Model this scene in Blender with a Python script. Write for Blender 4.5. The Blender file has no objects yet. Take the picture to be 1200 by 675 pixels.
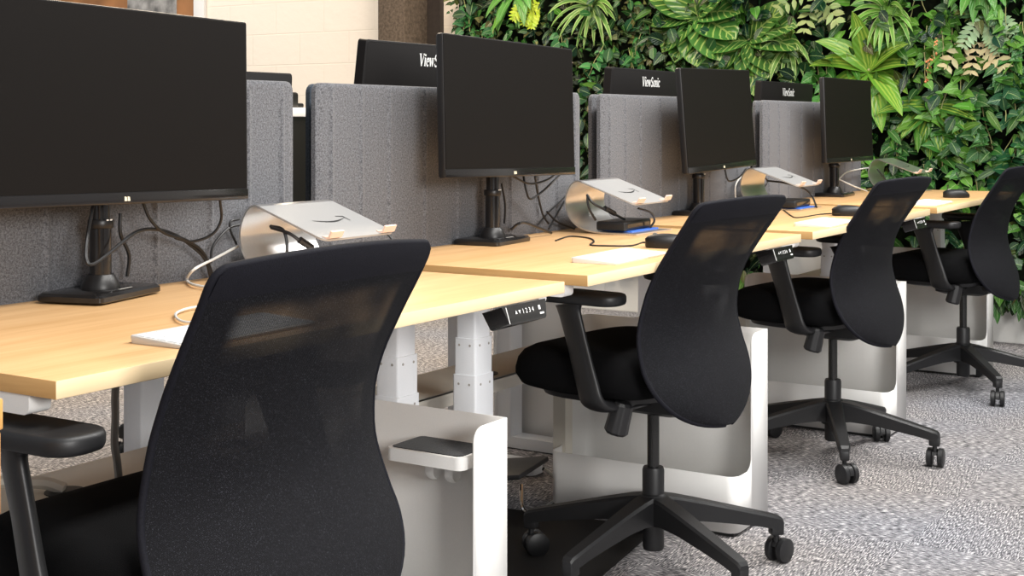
import bpy, bmesh, math, random
from mathutils import Vector, Matrix, Euler
PI = math.pi
R = math.radians
scn = bpy.context.scene
C = scn.collection
random.seed(7)

# ------------------------------------------------------------------ materials
def newmat(name):
    m = bpy.data.materials.new(name); m.use_nodes = True
    nt = m.node_tree
    return m, nt, nt.nodes['Principled BSDF']

def N(nt, t, **kw):
    n = nt.nodes.new(t)
    for k, v in kw.items():
        if k in n.inputs: n.inputs[k].default_value = v
        else: setattr(n, k, v)
    return n

def ramp(nt, fac, stops):
    r = nt.nodes.new('ShaderNodeValToRGB')
    els = r.color_ramp.elements
    while len(els) < len(stops): els.new(0.5)
    for e, (p, c) in zip(els, stops):
        e.position = p; e.color = (c[0], c[1], c[2], 1)
    nt.links.new(fac, r.inputs[0])
    return r

def coords(nt, scale=(1, 1, 1), kind='Object', rot=(0, 0, 0)):
    tc = nt.nodes.new('ShaderNodeTexCoord'); mp = nt.nodes.new('ShaderNodeMapping')
    mp.inputs['Scale'].default_value = scale; mp.inputs['Rotation'].default_value = rot
    nt.links.new(tc.outputs[kind], mp.inputs[0])
    return mp.outputs[0]

def plain(name, col, rough=.5, metal=0, bump=0, bscale=300, var=0, spec=.5):
    m, nt, p = newmat(name)
    p.inputs['Roughness'].default_value = rough
    p.inputs['Metallic'].default_value = metal
    p.inputs['Specular IOR Level'].default_value = spec
    co = coords(nt)
    nz = N(nt, 'ShaderNodeTexNoise', Scale=bscale, Detail=3.0)
    nt.links.new(co, nz.inputs['Vector'])
    lo = [c*(1-var) for c in col]; hi = [min(1, c*(1+var)) for c in col]
    r = ramp(nt, nz.outputs['Fac'], [(.3, lo), (.7, hi)])
    nt.links.new(r.outputs[0], p.inputs['Base Color'])
    if bump:
        b = N(nt, 'ShaderNodeBump', Strength=bump, Distance=.002)
        nt.links.new(nz.outputs['Fac'], b.inputs['Height'])
        nt.links.new(b.outputs[0], p.inputs['Normal'])
    return m

def wood_mat(name, light, dark, axis='x', grain=1.0):
    m, nt, p = newmat(name)
    sc = (1.6, 26, 26) if axis == 'x' else (26, 1.6, 26)
    co = coords(nt, sc)
    n1 = N(nt, 'ShaderNodeTexNoise', Scale=1.0, Detail=4.0, Roughness=.6, Distortion=.35)
    nt.links.new(co, n1.inputs['Vector'])
    co2 = coords(nt, tuple(s*5 for s in sc))
    n2 = N(nt, 'ShaderNodeTexNoise', Scale=1.0, Detail=2.0)
    nt.links.new(co2, n2.inputs['Vector'])
    a = N(nt, 'ShaderNodeMath', operation='MULTIPLY_ADD'); a.inputs[1].default_value = .35
    nt.links.new(n2.outputs['Fac'], a.inputs[0]); nt.links.new(n1.outputs['Fac'], a.inputs[2])
    r = ramp(nt, a.outputs[0], [(.35, dark), (.62, [(x+y)/2 for x, y in zip(light, dark)]), (.9, light)])
    nt.links.new(r.outputs[0], p.inputs['Base Color'])
    p.inputs['Roughness'].default_value = .42
    return m

def felt_mat(name, base, amp=.35):
    m, nt, p = newmat(name)
    co = coords(nt)
    n1 = N(nt, 'ShaderNodeTexNoise', Scale=420.0, Detail=4.0, Roughness=.7); nt.links.new(co, n1.inputs['Vector'])
    n2 = N(nt, 'ShaderNodeTexNoise', Scale=210.0, Detail=3.0, Roughness=.6); nt.links.new(co, n2.inputs['Vector'])
    a = N(nt, 'ShaderNodeMath', operation='ADD'); nt.links.new(n1.outputs['Fac'], a.inputs[0]); nt.links.new(n2.outputs['Fac'], a.inputs[1])
    h = N(nt, 'ShaderNodeMath', operation='MULTIPLY'); h.inputs[1].default_value = .5; nt.links.new(a.outputs[0], h.inputs[0])
    lo = [c*(1-amp) for c in base]; hi = [c*(1+amp) for c in base]
    r = ramp(nt, h.outputs[0], [(.38, lo), (.62, hi)])
    nt.links.new(r.outputs[0], p.inputs['Base Color'])
    b = N(nt, 'ShaderNodeBump', Strength=.35, Distance=.002)
    nt.links.new(h.outputs[0], b.inputs['Height']); nt.links.new(b.outputs[0], p.inputs['Normal'])
    p.inputs['Roughness'].default_value = .95
    p.inputs['Specular IOR Level'].default_value = .1
    p.inputs['Sheen Weight'].default_value = .15
    return m

def mesh_fabric():
    m, nt, p = newmat('black_mesh_fabric')
    p.inputs['Roughness'].default_value = .8
    p.inputs['Specular IOR Level'].default_value = .2
    uvn = nt.nodes.new('ShaderNodeUVMap'); uvn.uv_map = 'UVMap'
    sep = nt.nodes.new('ShaderNodeSeparateXYZ'); nt.links.new(uvn.outputs[0], sep.inputs[0])
    def M(op, a, b=None, c=None):
        n = nt.nodes.new('ShaderNodeMath'); n.operation = op
        for i, v in enumerate((a, b, c)):
            if v is None: continue
            if isinstance(v, (int, float)): n.inputs[i].default_value = v
            else: nt.links.new(v, n.inputs[i])
        return n.outputs[0]
    # weave: small knots, regular rows
    wu = M('SINE', M('MULTIPLY', sep.outputs[0], 2*PI*170)); wv = M('SINE', M('MULTIPLY', sep.outputs[1], 2*PI*190))
    weave = M('MULTIPLY', M('ADD', M('MULTIPLY', wu, wv), 1), .5)
    # where the cloth is a single open layer (away from the doubled hem), thinner in the upper part
    eu = M('SUBTRACT', 1, M('ABSOLUTE', M('SUBTRACT', M('MULTIPLY', sep.outputs[0], 2), 1)))
    mu = nt.nodes.new('ShaderNodeMapRange'); mu.interpolation_type = 'SMOOTHSTEP'
    mu.inputs[1].default_value = .2; mu.inputs[2].default_value = .32; nt.links.new(eu, mu.inputs[0])
    mv = nt.nodes.new('ShaderNodeMapRange'); mv.interpolation_type = 'SMOOTHSTEP'
    mv.inputs[1].default_value = .91; mv.inputs[2].default_value = .86; nt.links.new(sep.outputs[1], mv.inputs[0])
    mv2 = nt.nodes.new('ShaderNodeMapRange'); mv2.interpolation_type = 'SMOOTHSTEP'
    mv2.inputs[1].default_value = .35; mv2.inputs[2].default_value = .62; nt.links.new(sep.outputs[1], mv2.inputs[0])
    op = M('MULTIPLY', M('MULTIPLY', mu.outputs[0], mv.outputs[0]), mv2.outputs[0])
    pn = N(nt, 'ShaderNodeTexNoise', Scale=7.0, Detail=1.0); pm = nt.nodes.new('ShaderNodeMapping'); pm.inputs['Scale'].default_value = (1, 1, 1.6)
    nt.links.new(nt.nodes.new('ShaderNodeTexCoord').outputs['Object'], pm.inputs[0]); nt.links.new(pm.outputs[0], pn.inputs['Vector'])
    slack = nt.nodes.new('ShaderNodeMapRange'); slack.inputs[1].default_value = .45; slack.inputs[2].default_value = .65; nt.links.new(pn.outputs['Fac'], slack.inputs[0])
    op = M('MULTIPLY', op, M('MULTIPLY', weave, M('MULTIPLY_ADD', slack.outputs[0], .075, .004)))
    co = coords(nt)
    nz = N(nt, 'ShaderNodeTexNoise', Scale=700.0, Detail=2.0); nt.links.new(co, nz.inputs['Vector'])
    r = ramp(nt, nz.outputs['Fac'], [(.38, (.002, .002, .003)), (.60, (.006, .006, .0085)), (.74, (.045, .046, .056))])
    nt.links.new(r.outputs[0], p.inputs['Base Color'])
    b = N(nt, 'ShaderNodeBump', Strength=.4, Distance=.001); nt.links.new(weave, b.inputs['Height']); nt.links.new(b.outputs[0], p.inputs['Normal'])
    tr = nt.nodes.new('ShaderNodeBsdfTransparent'); mx = nt.nodes.new('ShaderNodeMixShader')
    nt.links.new(op, mx.inputs[0]); nt.links.new(p.outputs[0], mx.inputs[1]); nt.links.new(tr.outputs[0], mx.inputs[2])
    nt.links.new(mx.outputs[0], nt.nodes['Material Output'].inputs[0])
    return m

def carpet_mat():
    m, nt, p = newmat('grey_flecked_carpet')
    tc = nt.nodes.new('ShaderNodeTexCoord')
    def layer(sx, sy):
        mp = nt.nodes.new('ShaderNodeMapping'); mp.inputs['Scale'].default_value = (sx, sy, 1)
        nt.links.new(tc.outputs['Object'], mp.inputs[0])
        n = N(nt, 'ShaderNodeTexNoise', Scale=1.0, Detail=2.0, Roughness=.55); nt.links.new(mp.outputs[0], n.inputs['Vector'])
        return n.outputs['Fac']
    a = layer(48, 350); b = layer(350, 48)
    ch = N(nt, 'ShaderNodeTexChecker', Scale=2.0); nt.links.new(tc.outputs['Object'], ch.inputs['Vector'])
    mx = nt.nodes.new('ShaderNodeMix'); nt.links.new(ch.outputs['Fac'], mx.inputs[0]); nt.links.new(a, mx.inputs[2]); nt.links.new(b, mx.inputs[3])
    r = ramp(nt, mx.outputs[0], [(.30, (.03, .03, .032)), (.42, (.10, .10, .105)), (.50, (.24, .24, .245)), (.57, (.34, .33, .335)), (.66, (.85, .83, .80))])
    big = N(nt, 'ShaderNodeTexNoise', Scale=1.3, Detail=1.0); nt.links.new(tc.outputs['Object'], big.inputs['Vector'])
    rb = ramp(nt, big.outputs['Fac'], [(.3, (.9, .92, 1.0)), (.7, (1.0, .93, .88))])
    mul = nt.nodes.new('ShaderNodeMix'); mul.data_type = 'RGBA'; mul.blend_type = 'MULTIPLY'; mul.inputs[0].default_value = 1
    nt.links.new(r.outputs[0], mul.inputs[6]); nt.links.new(rb.outputs[0], mul.inputs[7])
    nt.links.new(mul.outputs[2], p.inputs['Base Color'])
    bm_ = N(nt, 'ShaderNodeBump', Strength=.5, Distance=.004); nt.links.new(mx.outputs[0], bm_.inputs['Height']); nt.links.new(bm_.outputs[0], p.inputs['Normal'])
    p.inputs['Roughness'].default_value = .95; p.inputs['Specular IOR Level'].default_value = .1
    return m

def brick_mat(name, c1, c2, mortar):
    m, nt, p = newmat(name)
    co = coords(nt, (1, 1, 1), 'UV')
    br = nt.nodes.new('ShaderNodeTexBrick'); nt.links.new(co, br.inputs['Vector'])
    br.inputs['Color1'].default_value = (*c1, 1); br.inputs['Color2'].default_value = (*c2, 1); br.inputs['Mortar'].default_value = (*mortar, 1)
    br.inputs['Scale'].default_value = 1.0; br.inputs['Brick Width'].default_value = .42; br.inputs['Row Height'].default_value = .21
    br.inputs['Mortar Size'].default_value = .006; br.inputs['Mortar Smooth'].default_value = .8
    nt.links.new(br.outputs['Color'], p.inputs['Base Color'])
    nz = N(nt, 'ShaderNodeTexNoise', Scale=14.0, Detail=5.0); nt.links.new(co, nz.inputs['Vector'])
    h = N(nt, 'ShaderNodeMath', operation='MULTIPLY_ADD'); h.inputs[1].default_value = -.8
    nt.links.new(br.outputs['Fac'], h.inputs[0]); nt.links.new(nz.outputs['Fac'], h.inputs[2])
    b = N(nt, 'ShaderNodeBump', Strength=.28, Distance=.012); nt.links.new(h.outputs[0], b.inputs['Height']); nt.links.new(b.outputs[0], p.inputs['Normal'])
    p.inputs['Roughness'].default_value = .7
    return m

def leaf_mat(name, striped=None):
    """leaf colour comes from a per-leaf colour attribute; UV.x across the blade, UV.y along it"""
    m, nt, p = newmat(name)
    at = nt.nodes.new('ShaderNodeVertexColor'); at.layer_name = 'leafcol'
    uvn = nt.nodes.new('ShaderNodeUVMap'); uvn.uv_map = 'UVMap'
    sep = nt.nodes.new('ShaderNodeSeparateXYZ'); nt.links.new(uvn.outputs[0], sep.inputs[0])
    def M(op, a, b=None, c=None):
        n = nt.nodes.new('ShaderNodeMath'); n.operation = op
        for i, v in enumerate((a, b, c)):
            if v is None: continue
            if isinstance(v, (int, float)): n.inputs[i].default_value = v
            else: nt.links.new(v, n.inputs[i])
        return n.outputs[0]
    ax = M('ABSOLUTE', M('SUBTRACT', sep.outputs[0], .5))      # 0 at the midrib
    if striped == 'feather':
        s = M('SINE', M('MULTIPLY', M('SUBTRACT', sep.outputs[1], M('MULTIPLY', ax, .55)), 2*PI*7))
        f = M('MULTIPLY', M('GREATER_THAN', s, .75), M('GREATER_THAN', M('SUBTRACT', .5, ax), .05))
        f = M('MAXIMUM', f, M('LESS_THAN', ax, .03))
        f = M('MULTIPLY', f, .65); hi = (.34, .46, .12)
    elif striped == 'lengthwise':
        s = M('SINE', M('MULTIPLY', sep.outputs[0], 2*PI*5))
        f = M('MULTIPLY', M('GREATER_THAN', s, .1), M('LESS_THAN', ax, .3)); f = M('MULTIPLY', f, .6); hi = (.34, .46, .07)
    elif striped == 'edge':
        f = M('MULTIPLY', M('GREATER_THAN', ax, .33), .6); hi = (.45, .58, .22)
    else:
        f = M('MULTIPLY', M('LESS_THAN', ax, .035), .5); hi = (.30, .45, .18)
    mx = nt.nodes.new('ShaderNodeMix'); mx.data_type = 'RGBA'
    nt.links.new(f, mx.inputs[0]); nt.links.new(at.outputs[0], mx.inputs[6]); mx.inputs[7].default_value = (*hi, 1)
    nt.links.new(mx.outputs[2], p.inputs['Base Color'])
    p.inputs['Roughness'].default_value = .27
    p.inputs['Specular IOR Level'].default_value = .32
    v = M('SINE', M('MULTIPLY', M('SUBTRACT', sep.outputs[1], M('MULTIPLY', ax, .8)), 2*PI*6))
    b = N(nt, 'ShaderNodeBump', Strength=.25, Distance=.003); nt.links.new(v, b.inputs['Height']); nt.links.new(b.outputs[0], p.inputs['Normal'])
    tl = nt.nodes.new('ShaderNodeBsdfTranslucent'); nt.links.new(mx.outputs[2], tl.inputs[0])
    ms = nt.nodes.new('ShaderNodeMixShader'); ms.inputs[0].default_value = .12
    nt.links.new(p.outputs[0], ms.inputs[1]); nt.links.new(tl.outputs[0], ms.inputs[2])
    nt.links.new(ms.outputs[0], nt.nodes['Material Output'].inputs[0])
    return m

MT = dict(
    wood=wood_mat('beech_laminate', (.82, .51, .25), (.64, .36, .145)),
    wood_end=wood_mat('beech_end_face', (.58, .35, .14), (.40, .21, .07), 'y'),
    wood_front=wood_mat('beech_front_face', (.90, .72, .46), (.82, .60, .34)),
    oldwood=wood_mat('orange_wood', (.72, .40, .13), (.50, .24, .06)),
    felt=felt_mat('grey_felt', (.125, .127, .137), .5),
    felt_blue=felt_mat('blue_grey_felt', (.055, .07, .09)),
    felt_dark=felt_mat('black_felt', (.011, .011, .013), .9),
    screen=plain('matte_display', (.0065, .0055, .005), .5, 0, 0, 900, .03, .10),
    bezel=plain('black_monitor_plastic', (.008, .007, .007), .4, 0, .05, 400, .1),
    rearshell=plain('matte_black_shell', (.006, .005, .005), .6, 0, .05, 400, .1, .2),
    gloss=plain('glossy_black', (.012, .011, .011), .15),
    plastic=plain('black_chair_plastic', (.010, .010, .011), .45, 0, .12, 900, .1),
    seatfab=plain('black_seat_cloth', (.004, .004, .0045), .95, 0, .4, 900, .35, .1),
    backmesh=mesh_fabric(),
    rim=plain('black_back_rim', (.006, .006, .010), .75, 0, .3, 700, .5, .2),
    gas=plain('dark_steel_tube', (.05, .05, .05), .25, .8),
    white=plain('white_powder_coat', (.80, .79, .77), .45, 0, .05, 500, .02),
    legwhite=plain('white_leg_paint', (.80, .82, .85), .4, 0, .03, 400, .02),
    keycap=plain('white_keys', (.85, .85, .86), .5),
    kbody=plain('silver_keyboard_case', (.78, .76, .72), .4, .2),
    alu=plain('brushed_aluminium', (.72, .71, .70), .28, .9, .05, 600, .05),
    alu_top=plain('satin_aluminium_plate', (.40, .395, .39), .5, .3, .04, 700, .03),
    pink=plain('pinkish_rubber_lip', (.80, .60, .50), .5),
    chrome=plain('chrome', (.75, .75, .75), .12, 1),
    cable=plain('black_cable', (.012, .012, .013), .4),
    cable_w=plain('white_cable', (.75, .74, .70), .4),
    cable_g=plain('grey_cable', (.35, .33, .30), .45),
    mark=plain('white_print', (.85, .85, .83), .5),
    markgold=plain('pale_print', (.75, .68, .5), .5),
    dark=plain('dark_print', (.02, .02, .02), .5),
    blue=plain('blue_sleeve', (.05, .16, .62), .4),
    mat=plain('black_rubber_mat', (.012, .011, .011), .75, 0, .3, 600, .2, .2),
    carpet=carpet_mat(),
    cream=brick_mat('cream_painted_brick', (.84, .75, .64), (.835, .745, .635), (.825, .73, .615)),
    whitebrick=brick_mat('white_painted_brick', (.78, .77, .74), (.72, .71, .68), (.70, .69, .66)),
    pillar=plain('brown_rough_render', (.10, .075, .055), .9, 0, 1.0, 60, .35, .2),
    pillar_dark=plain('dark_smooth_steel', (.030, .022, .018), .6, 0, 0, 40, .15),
    backing=plain('dark_gap_backing', (.004, .006, .003), 1, 0, .8, 60, .5, .1),  # near-black colour stands in for the shade between leaves
    leaf=leaf_mat('leaf_plain'), leaf_f=leaf_mat('leaf_feathered', 'feather'), leaf_l=leaf_mat('leaf_striped', 'lengthwise'), leaf_e=leaf_mat('leaf_pale_edge', 'edge'),
    stem=plain('vine_stem', (.30, .30, .12), .6), petal=plain('orange_bloom', (.75, .28, .12), .6),
    brown=plain('brown_board', (.30, .13, .045), .7, 0, 0, 4, .3), photo=plain('grey_photograph', (.25, .24, .23), .5, 0, 0, 12, .6),
    bone=plain('offwhite_metal', (.70, .66, .58), .4),
)

# ------------------------------------------------------------------ mesh helpers
class MB:
    def __init__(s): s.bm = bmesh.new()
    def box(s, x0, x1, y0, y1, z0, z1, bev=0, seg=2, M=None):
        b = s.bm
        vs = [b.verts.new(v) for v in [(x0,y0,z0),(x1,y0,z0),(x1,y1,z0),(x0,y1,z0),(x0,y0,z1),(x1,y0,z1),(x1,y1,z1),(x0,y1,z1)]]
        fs = [b.faces.new([vs[i] for i in f]) for f in [(0,3,2,1),(4,5,6,7),(0,1,5,4),(1,2,6,5),(2,3,7,6),(3,0,4,7)]]
        out = vs
        if bev:
            es = list({e for f in fs for e in f.edges})
            r = bmesh.ops.bevel(b, geom=es, offset=bev, segments=seg, profile=.5, affect='EDGES')
            out = list({v for f in r['faces'] for v in f.verts} | {v for v in vs if v.is_valid})
        if M is not None: bmesh.ops.transform(b, matrix=M, verts=[v for v in out if v.is_valid])
        return s
    def loft(s, rings, cap=True, closed=True):
        b = s.bm; R_ = [[b.verts.new(p) for p in r] for r in rings]
        n = len(R_[0])
        for a, c in zip(R_, R_[1:]):
            for i in range(n if closed else n-1):
                j = (i+1) % n
                b.faces.new([a[i], a[j], c[j], c[i]])
        if cap:
            b.faces.new(list(reversed(R_[0]))); b.faces.new(R_[-1])
        return s
    def tube(s, pts, r, seg=10, smooth=0, flat=None):
        """pipe along pts; r a number or list; flat=(a,b) gives an oval section"""
        P = [Vector(p) for p in pts]
        if smooth: P = catmull(P, smooth)
        n = len(P); rr = r if isinstance(r, (list, tuple)) else None
        def rad(i):
            if rr is None: return r
            t = i/(n-1)*(len(rr)-1); k = min(int(t), len(rr)-2); return rr[k]+(rr[k+1]-rr[k])*(t-k)
        up = None; rings = []
        for i, p in enumerate(P):
            t = (P[min(i+1, n-1)]-P[max(i-1, 0)])
            if t.length < 1e-9: t = Vector((0, 0, 1))
            t.normalize()
            if up is None:
                up = Vector((0, 0, 1)) if abs(t.z) < .9 else Vector((1, 0, 0))
            u = (up - t*up.dot(t))
            if u.length < 1e-6: u = t.orthogonal()
            u.normalize(); up = u; w = t.cross(u)
            k = rad(i)
            rings.append([p + (u*math.cos(a)*(flat[0] if flat else 1) + w*math.sin(a)*(flat[1] if flat else 1))*k for a in [2*PI*j/seg for j in range(seg)]])
        return s.loft(rings)
    def cyl(s, p0, p1, r0, r1=None, seg=20):
        return s.tube([p0, p1], [r0, r0 if r1 is None else r1], seg)
    def lathe(s, prof, c=(0, 0, 0), seg=28, axis='z'):
        rings = []
        for r, h in prof:
            ring = []
            for j in range(seg):
                a = 2*PI*j/seg; x, y = max(r, 1e-4)*math.cos(a), max(r, 1e-4)*math.sin(a)
                v = {'z': (x, y, h), 'x': (h, x, y), 'y': (y, h, x)}[axis]
                ring.append(Vector(v)+Vector(c))
            rings.append(ring)
        return s.loft(rings)
    def prism(s, poly, t0, t1, plane='xy'):
        """extrude a 2-D outline between t0 and t1 along the axis normal to plane"""
        f = {'xy': lambda a, b, t: (a, b, t), 'xz': lambda a, b, t: (a, t, b), 'yz': lambda a, b, t: (t, a, b)}[plane]
        return s.loft([[f(a, b, t0) for a, b in poly], [f(a, b, t1) for a, b in poly]])
    def face(s, pts):
        s.bm.faces.new([s.bm.verts.new(p) for p in pts]); return s
    def xf(s, M):
        bmesh.ops.transform(s.bm, matrix=M, verts=s.bm.verts); return s
    def build(s, name, mat, parent=None, sharp=38, flat=False):
        bmesh.ops.recalc_face_normals(s.bm, faces=s.bm.faces)
        me = bpy.data.meshes.new(name); s.bm.to_mesh(me); s.bm.free()
        me.materials.append(MT[mat] if isinstance(mat, str) else mat)
        if not flat:
            me.shade_smooth(); me.set_sharp_from_angle(angle=R(sharp))
        o = bpy.data.objects.new(name, me); C.objects.link(o)
        if parent: o.parent = parent
        return o

def catmull(P, k):
    out = []
    Q = [P[0]*2-P[1]] + P + [P[-1]*2-P[-2]]
    for i in range(1, len(Q)-2):
        a, b, c, d = Q[i-1:i+3]
        for j in range(k):
            t = j/k
            out.append(.5*((2*b)+(c-a)*t+(2*a-5*b+4*c-d)*t*t+(3*b-a-3*c+d)*t**3))
    out.append(P[-1]); return out

def rrect(hx, hy, r, n=6, cx=0, cy=0):
    pts = []
    for sx, sy, a0 in ((1, 1, 0), (-1, 1, 90), (-1, -1, 180), (1, -1, 270)):
        for j in range(n+1):
            a = R(a0+90*j/n); pts.append((cx+sx*(hx-r)+r*math.cos(a), cy+sy*(hy-r)+r*math.sin(a)))
    return pts

def lerp_tab(tab, t):
    for (a, x), (b, y) in zip(tab, tab[1:]):
        if t <= b:
            k = (t-a)/(b-a); k = max(0, k); return x+(y-x)*k
    return tab[-1][1]
def smooth_tab(tab, t):
    xs = [a for a, _ in tab]; ys = [b for _, b in tab]
    if t <= xs[0]: return ys[0]
    if t >= xs[-1]: return ys[-1]
    for i in range(len(xs)-1):
        if t <= xs[i+1]:
            h = xs[i+1]-xs[i]; k = (t-xs[i])/h
            m0 = (ys[i+1]-ys[max(i-1, 0)])/(xs[i+1]-xs[max(i-1, 0)])
            j = min(i+2, len(xs)-1); m1 = (ys[j]-ys[i])/(xs[j]-xs[i])
            return (2*k**3-3*k*k+1)*ys[i]+(k**3-2*k*k+k)*h*m0+(-2*k**3+3*k*k)*ys[i+1]+(k**3-k*k)*h*m1

def tag(o, label=None, cat=None, group=None, kind=None):
    if label: o['label'] = label
    if cat: o['category'] = cat
    if group: o['group'] = group
    if kind: o['kind'] = kind
    return o
def empty(name, loc, rz=0):
    o = bpy.data.objects.new(name, None); C.objects.link(o); o.empty_display_size = .05
    o.location = loc; o.rotation_euler = (0, 0, rz); return o
def copy_tree(o, parent=None):
    c = o.copy(); C.objects.link(c)
    if parent: c.parent = parent
    for ch in list(o.children): copy_tree(ch, c)
    return c
def part_label(o, t): o['label'] = t; return o

# ------------------------------------------------------------------ room shell
def uv_plane(name, pts, uv, mat, kind='structure'):
    me = bpy.data.meshes.new(name); me.from_pydata(pts, [], [(0, 1, 2, 3)])
    l = me.uv_layers.new(name='UVMap')
    for i, q in enumerate(uv): l.data[i].uv = q
    me.materials.append(MT[mat]); o = bpy.data.objects.new(name, me); C.objects.link(o); tag(o, kind=kind); return o
WX = 6.97
fl = MB(); fl.box(-4, WX+.2, -4.5, 10.5, -.05, 0); f = fl.build('floor', 'carpet'); tag(f, kind='structure')
def slab(name, x0, x1, y0, y1, z0, z1, mat):
    me = bpy.data.meshes.new(name)
    b = MB(); b.box(x0, x1, y0, y1, z0, z1); bm = b.bm
    uvl = bm.loops.layers.uv.new('UVMap')
    for fc in bm.faces:
        for lp in fc.loops: lp[uvl].uv = (lp.vert.co.y + lp.vert.co.x, lp.vert.co.z)
    o = b.build(name, mat, flat=True); tag(o, kind='structure'); return o
slab('wall_far', WX, WX+.15, 4.5, 10.5, 0, 3.2, 'cream')
slab('wall_right', WX, WX+.15, -4.5, 4.5, 0, 3.2, 'whitebrick')
# rough pillar in front of the cream wall, with a smooth dark side
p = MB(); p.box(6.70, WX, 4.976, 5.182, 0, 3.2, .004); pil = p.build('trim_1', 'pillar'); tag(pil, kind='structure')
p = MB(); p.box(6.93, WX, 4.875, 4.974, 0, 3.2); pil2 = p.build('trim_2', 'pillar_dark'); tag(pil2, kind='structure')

# ------------------------------------------------------------------ desks
TOPZ = .767; DF = 1.343; DB = 2.01; DL = 1.232; PITCH = 1.325; X0 = 1.104
def leg_mb(cx, cy, stage):
    m = MB()
    a, b, z0, z1 = [(.037, .031, .04, .525), (.0345, .0285, .525, .605), (.031, .0255, .605, .70)][stage]
    m.loft([[(x, y, z) for x, y in rrect(a, b, .006, 3, cx, cy)] for z in (z0, z1)])
    return m
def make_desk(x, top, label, group, panel=True, DL=DL):
    """origin: floor, front-left corner of the top; front towards -y"""
    d = empty('sit_stand_desk', (x, DF, 0)); tag(d, label, 'desk', group)
    dep = DB-DF
    t = MB(); t.box(0, DL, 0, dep, top-.023, top, .0015, 2)
    o = t.build('tabletop', 'wood', d)
    # edge faces: front and back paler, ends browner than the top
    me = o.data; me.materials.append(MT['wood_end']); me.materials.append(MT['wood_front'])
    for fc in me.polygons:
        if abs(fc.normal.x) > .9: fc.material_index = 1
        elif abs(fc.normal.y) > .9: fc.material_index = 2
    for cx in (.082, DL-.105):
        st = None
        for s in range(3):
            st = leg_mb(cx, dep/2, s).build('leg', 'legwhite', d) if s == 0 else leg_mb(cx, dep/2, s).build('leg_stage', 'legwhite', st0)
            if s == 0: st0 = st
            if s < 2:
                zz = .505 if s == 0 else .590
                a, b = (.037, .031) if s == 0 else (.0345, .0285)
                if not panel: continue
                for dx in (-.018, .018):
                    q = MB(); q.cyl((cx+dx, dep/2-b-.0008, zz), (cx+dx, dep/2-b+.001, zz), .0028, seg=8); q.build('screw', 'cable_g', st0)
                for dy in (-.014, .014):
                    q = MB(); q.cyl((cx-a-.0008, dep/2+dy, zz), (cx-a+.001, dep/2+dy, zz), .0028, seg=8); q.build('screw', 'cable_g', st0)
        ft = MB(); ft.loft([[(x_, y_, z) for x_, y_ in rrect(.035, .185, .02, 4, cx, dep/2+.10)] for z in (.004, .04)]); ft.build('foot', 'legwhite', d)
    # support arm under each end of the top, white with a rounded front
    for x0_, x1_ in ((.004, .038), (DL-.008, DL+.022)):
        poly = [(dep-.06, top-.0232), (dep-.06, top-.049)] + [(.055+.010-.010*math.sin(R(a)), top-.039-.010*math.cos(R(a))) for a in range(0, 91, 15)] + [(.055, top-.0232)]
        b = MB(); b.prism(poly, x0_, x1_, 'yz'); b.build('side_arm', 'white', d)
    cb = MB(); cb.box(.05, DL-.05, dep/2-.03, dep/2+.03, top-.062, top-.0232, .003)
    cb.build('crossbar', 'bone', d)
    if panel:
        M = Matrix.Translation((DL-.16, -.004, top-.024)) @ Matrix.Rotation(R(-18), 4, 'X')
        pb = MB(); pb.loft([[(x_, y_, z_) for x_, z_ in [(-.078, 0), (.078, 0), (.066, -.032), (.06, -.036), (-.06, -.036), (-.066, -.032)]] for y_ in (0, .045)])
        pb.xf(M); pn = pb.build('control_panel', 'gloss', d)
        e = MB(); e.box(-.066, -.0645, -.0009, .0, -.033, -.002, 0, 2, M); e.build('panel_trim', 'mark', pn)
        e = MB(); e.box(-.06, .052, -.0009, 0, -.031, -.023, 0, 2, M); e.build('panel_strip', 'gas', pn)
        e = MB(); e.box(.044, .058, -.0014, 0, -.027, -.0235, 0, 2, M); e.build('panel_lamp', 'mark', pn)
        for nm_, cx, sg in (('up_button', -.036, 1), ('down_button', -.024, -1)):
            bt = MB(); bt.face([M @ Vector((cx-.0035, -.0012, -.0145-sg*.003)), M @ Vector((cx+.0035, -.0012, -.0145-sg*.003)), M @ Vector((cx, -.0012, -.0145+sg*.004))])
            bt.build(nm_, 'mark', pn, flat=True)
        bt = MB(); bt.box(.043, .050, -.0013, -.0008, -.018, -.010, 0, 2, M); bt.build('memory_button', 'mark', pn)
        cu = bpy.data.curves.new('digits', 'FONT'); cu.body = '1234'; cu.size = .013; cu.extrude = .0002; cu.space_character = 1.75
        tmp = bpy.data.objects.new('digits', cu); C.objects.link(tmp)
        bpy.context.view_layer.update()
        me2 = bpy.data.meshes.new_from_object(tmp.evaluated_get(bpy.context.evaluated_depsgraph_get()))
        bpy.data.objects.remove(tmp)
        me2.transform(M @ Matrix.Translation((-.015, -.0012, -.019)) @ Matrix.Rotation(R(90), 4, 'X'))
        me2.materials.append(MT['mark']); dg = bpy.data.objects.new('digits', me2); C.objects.link(dg); dg.parent = pn
    return d

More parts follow.
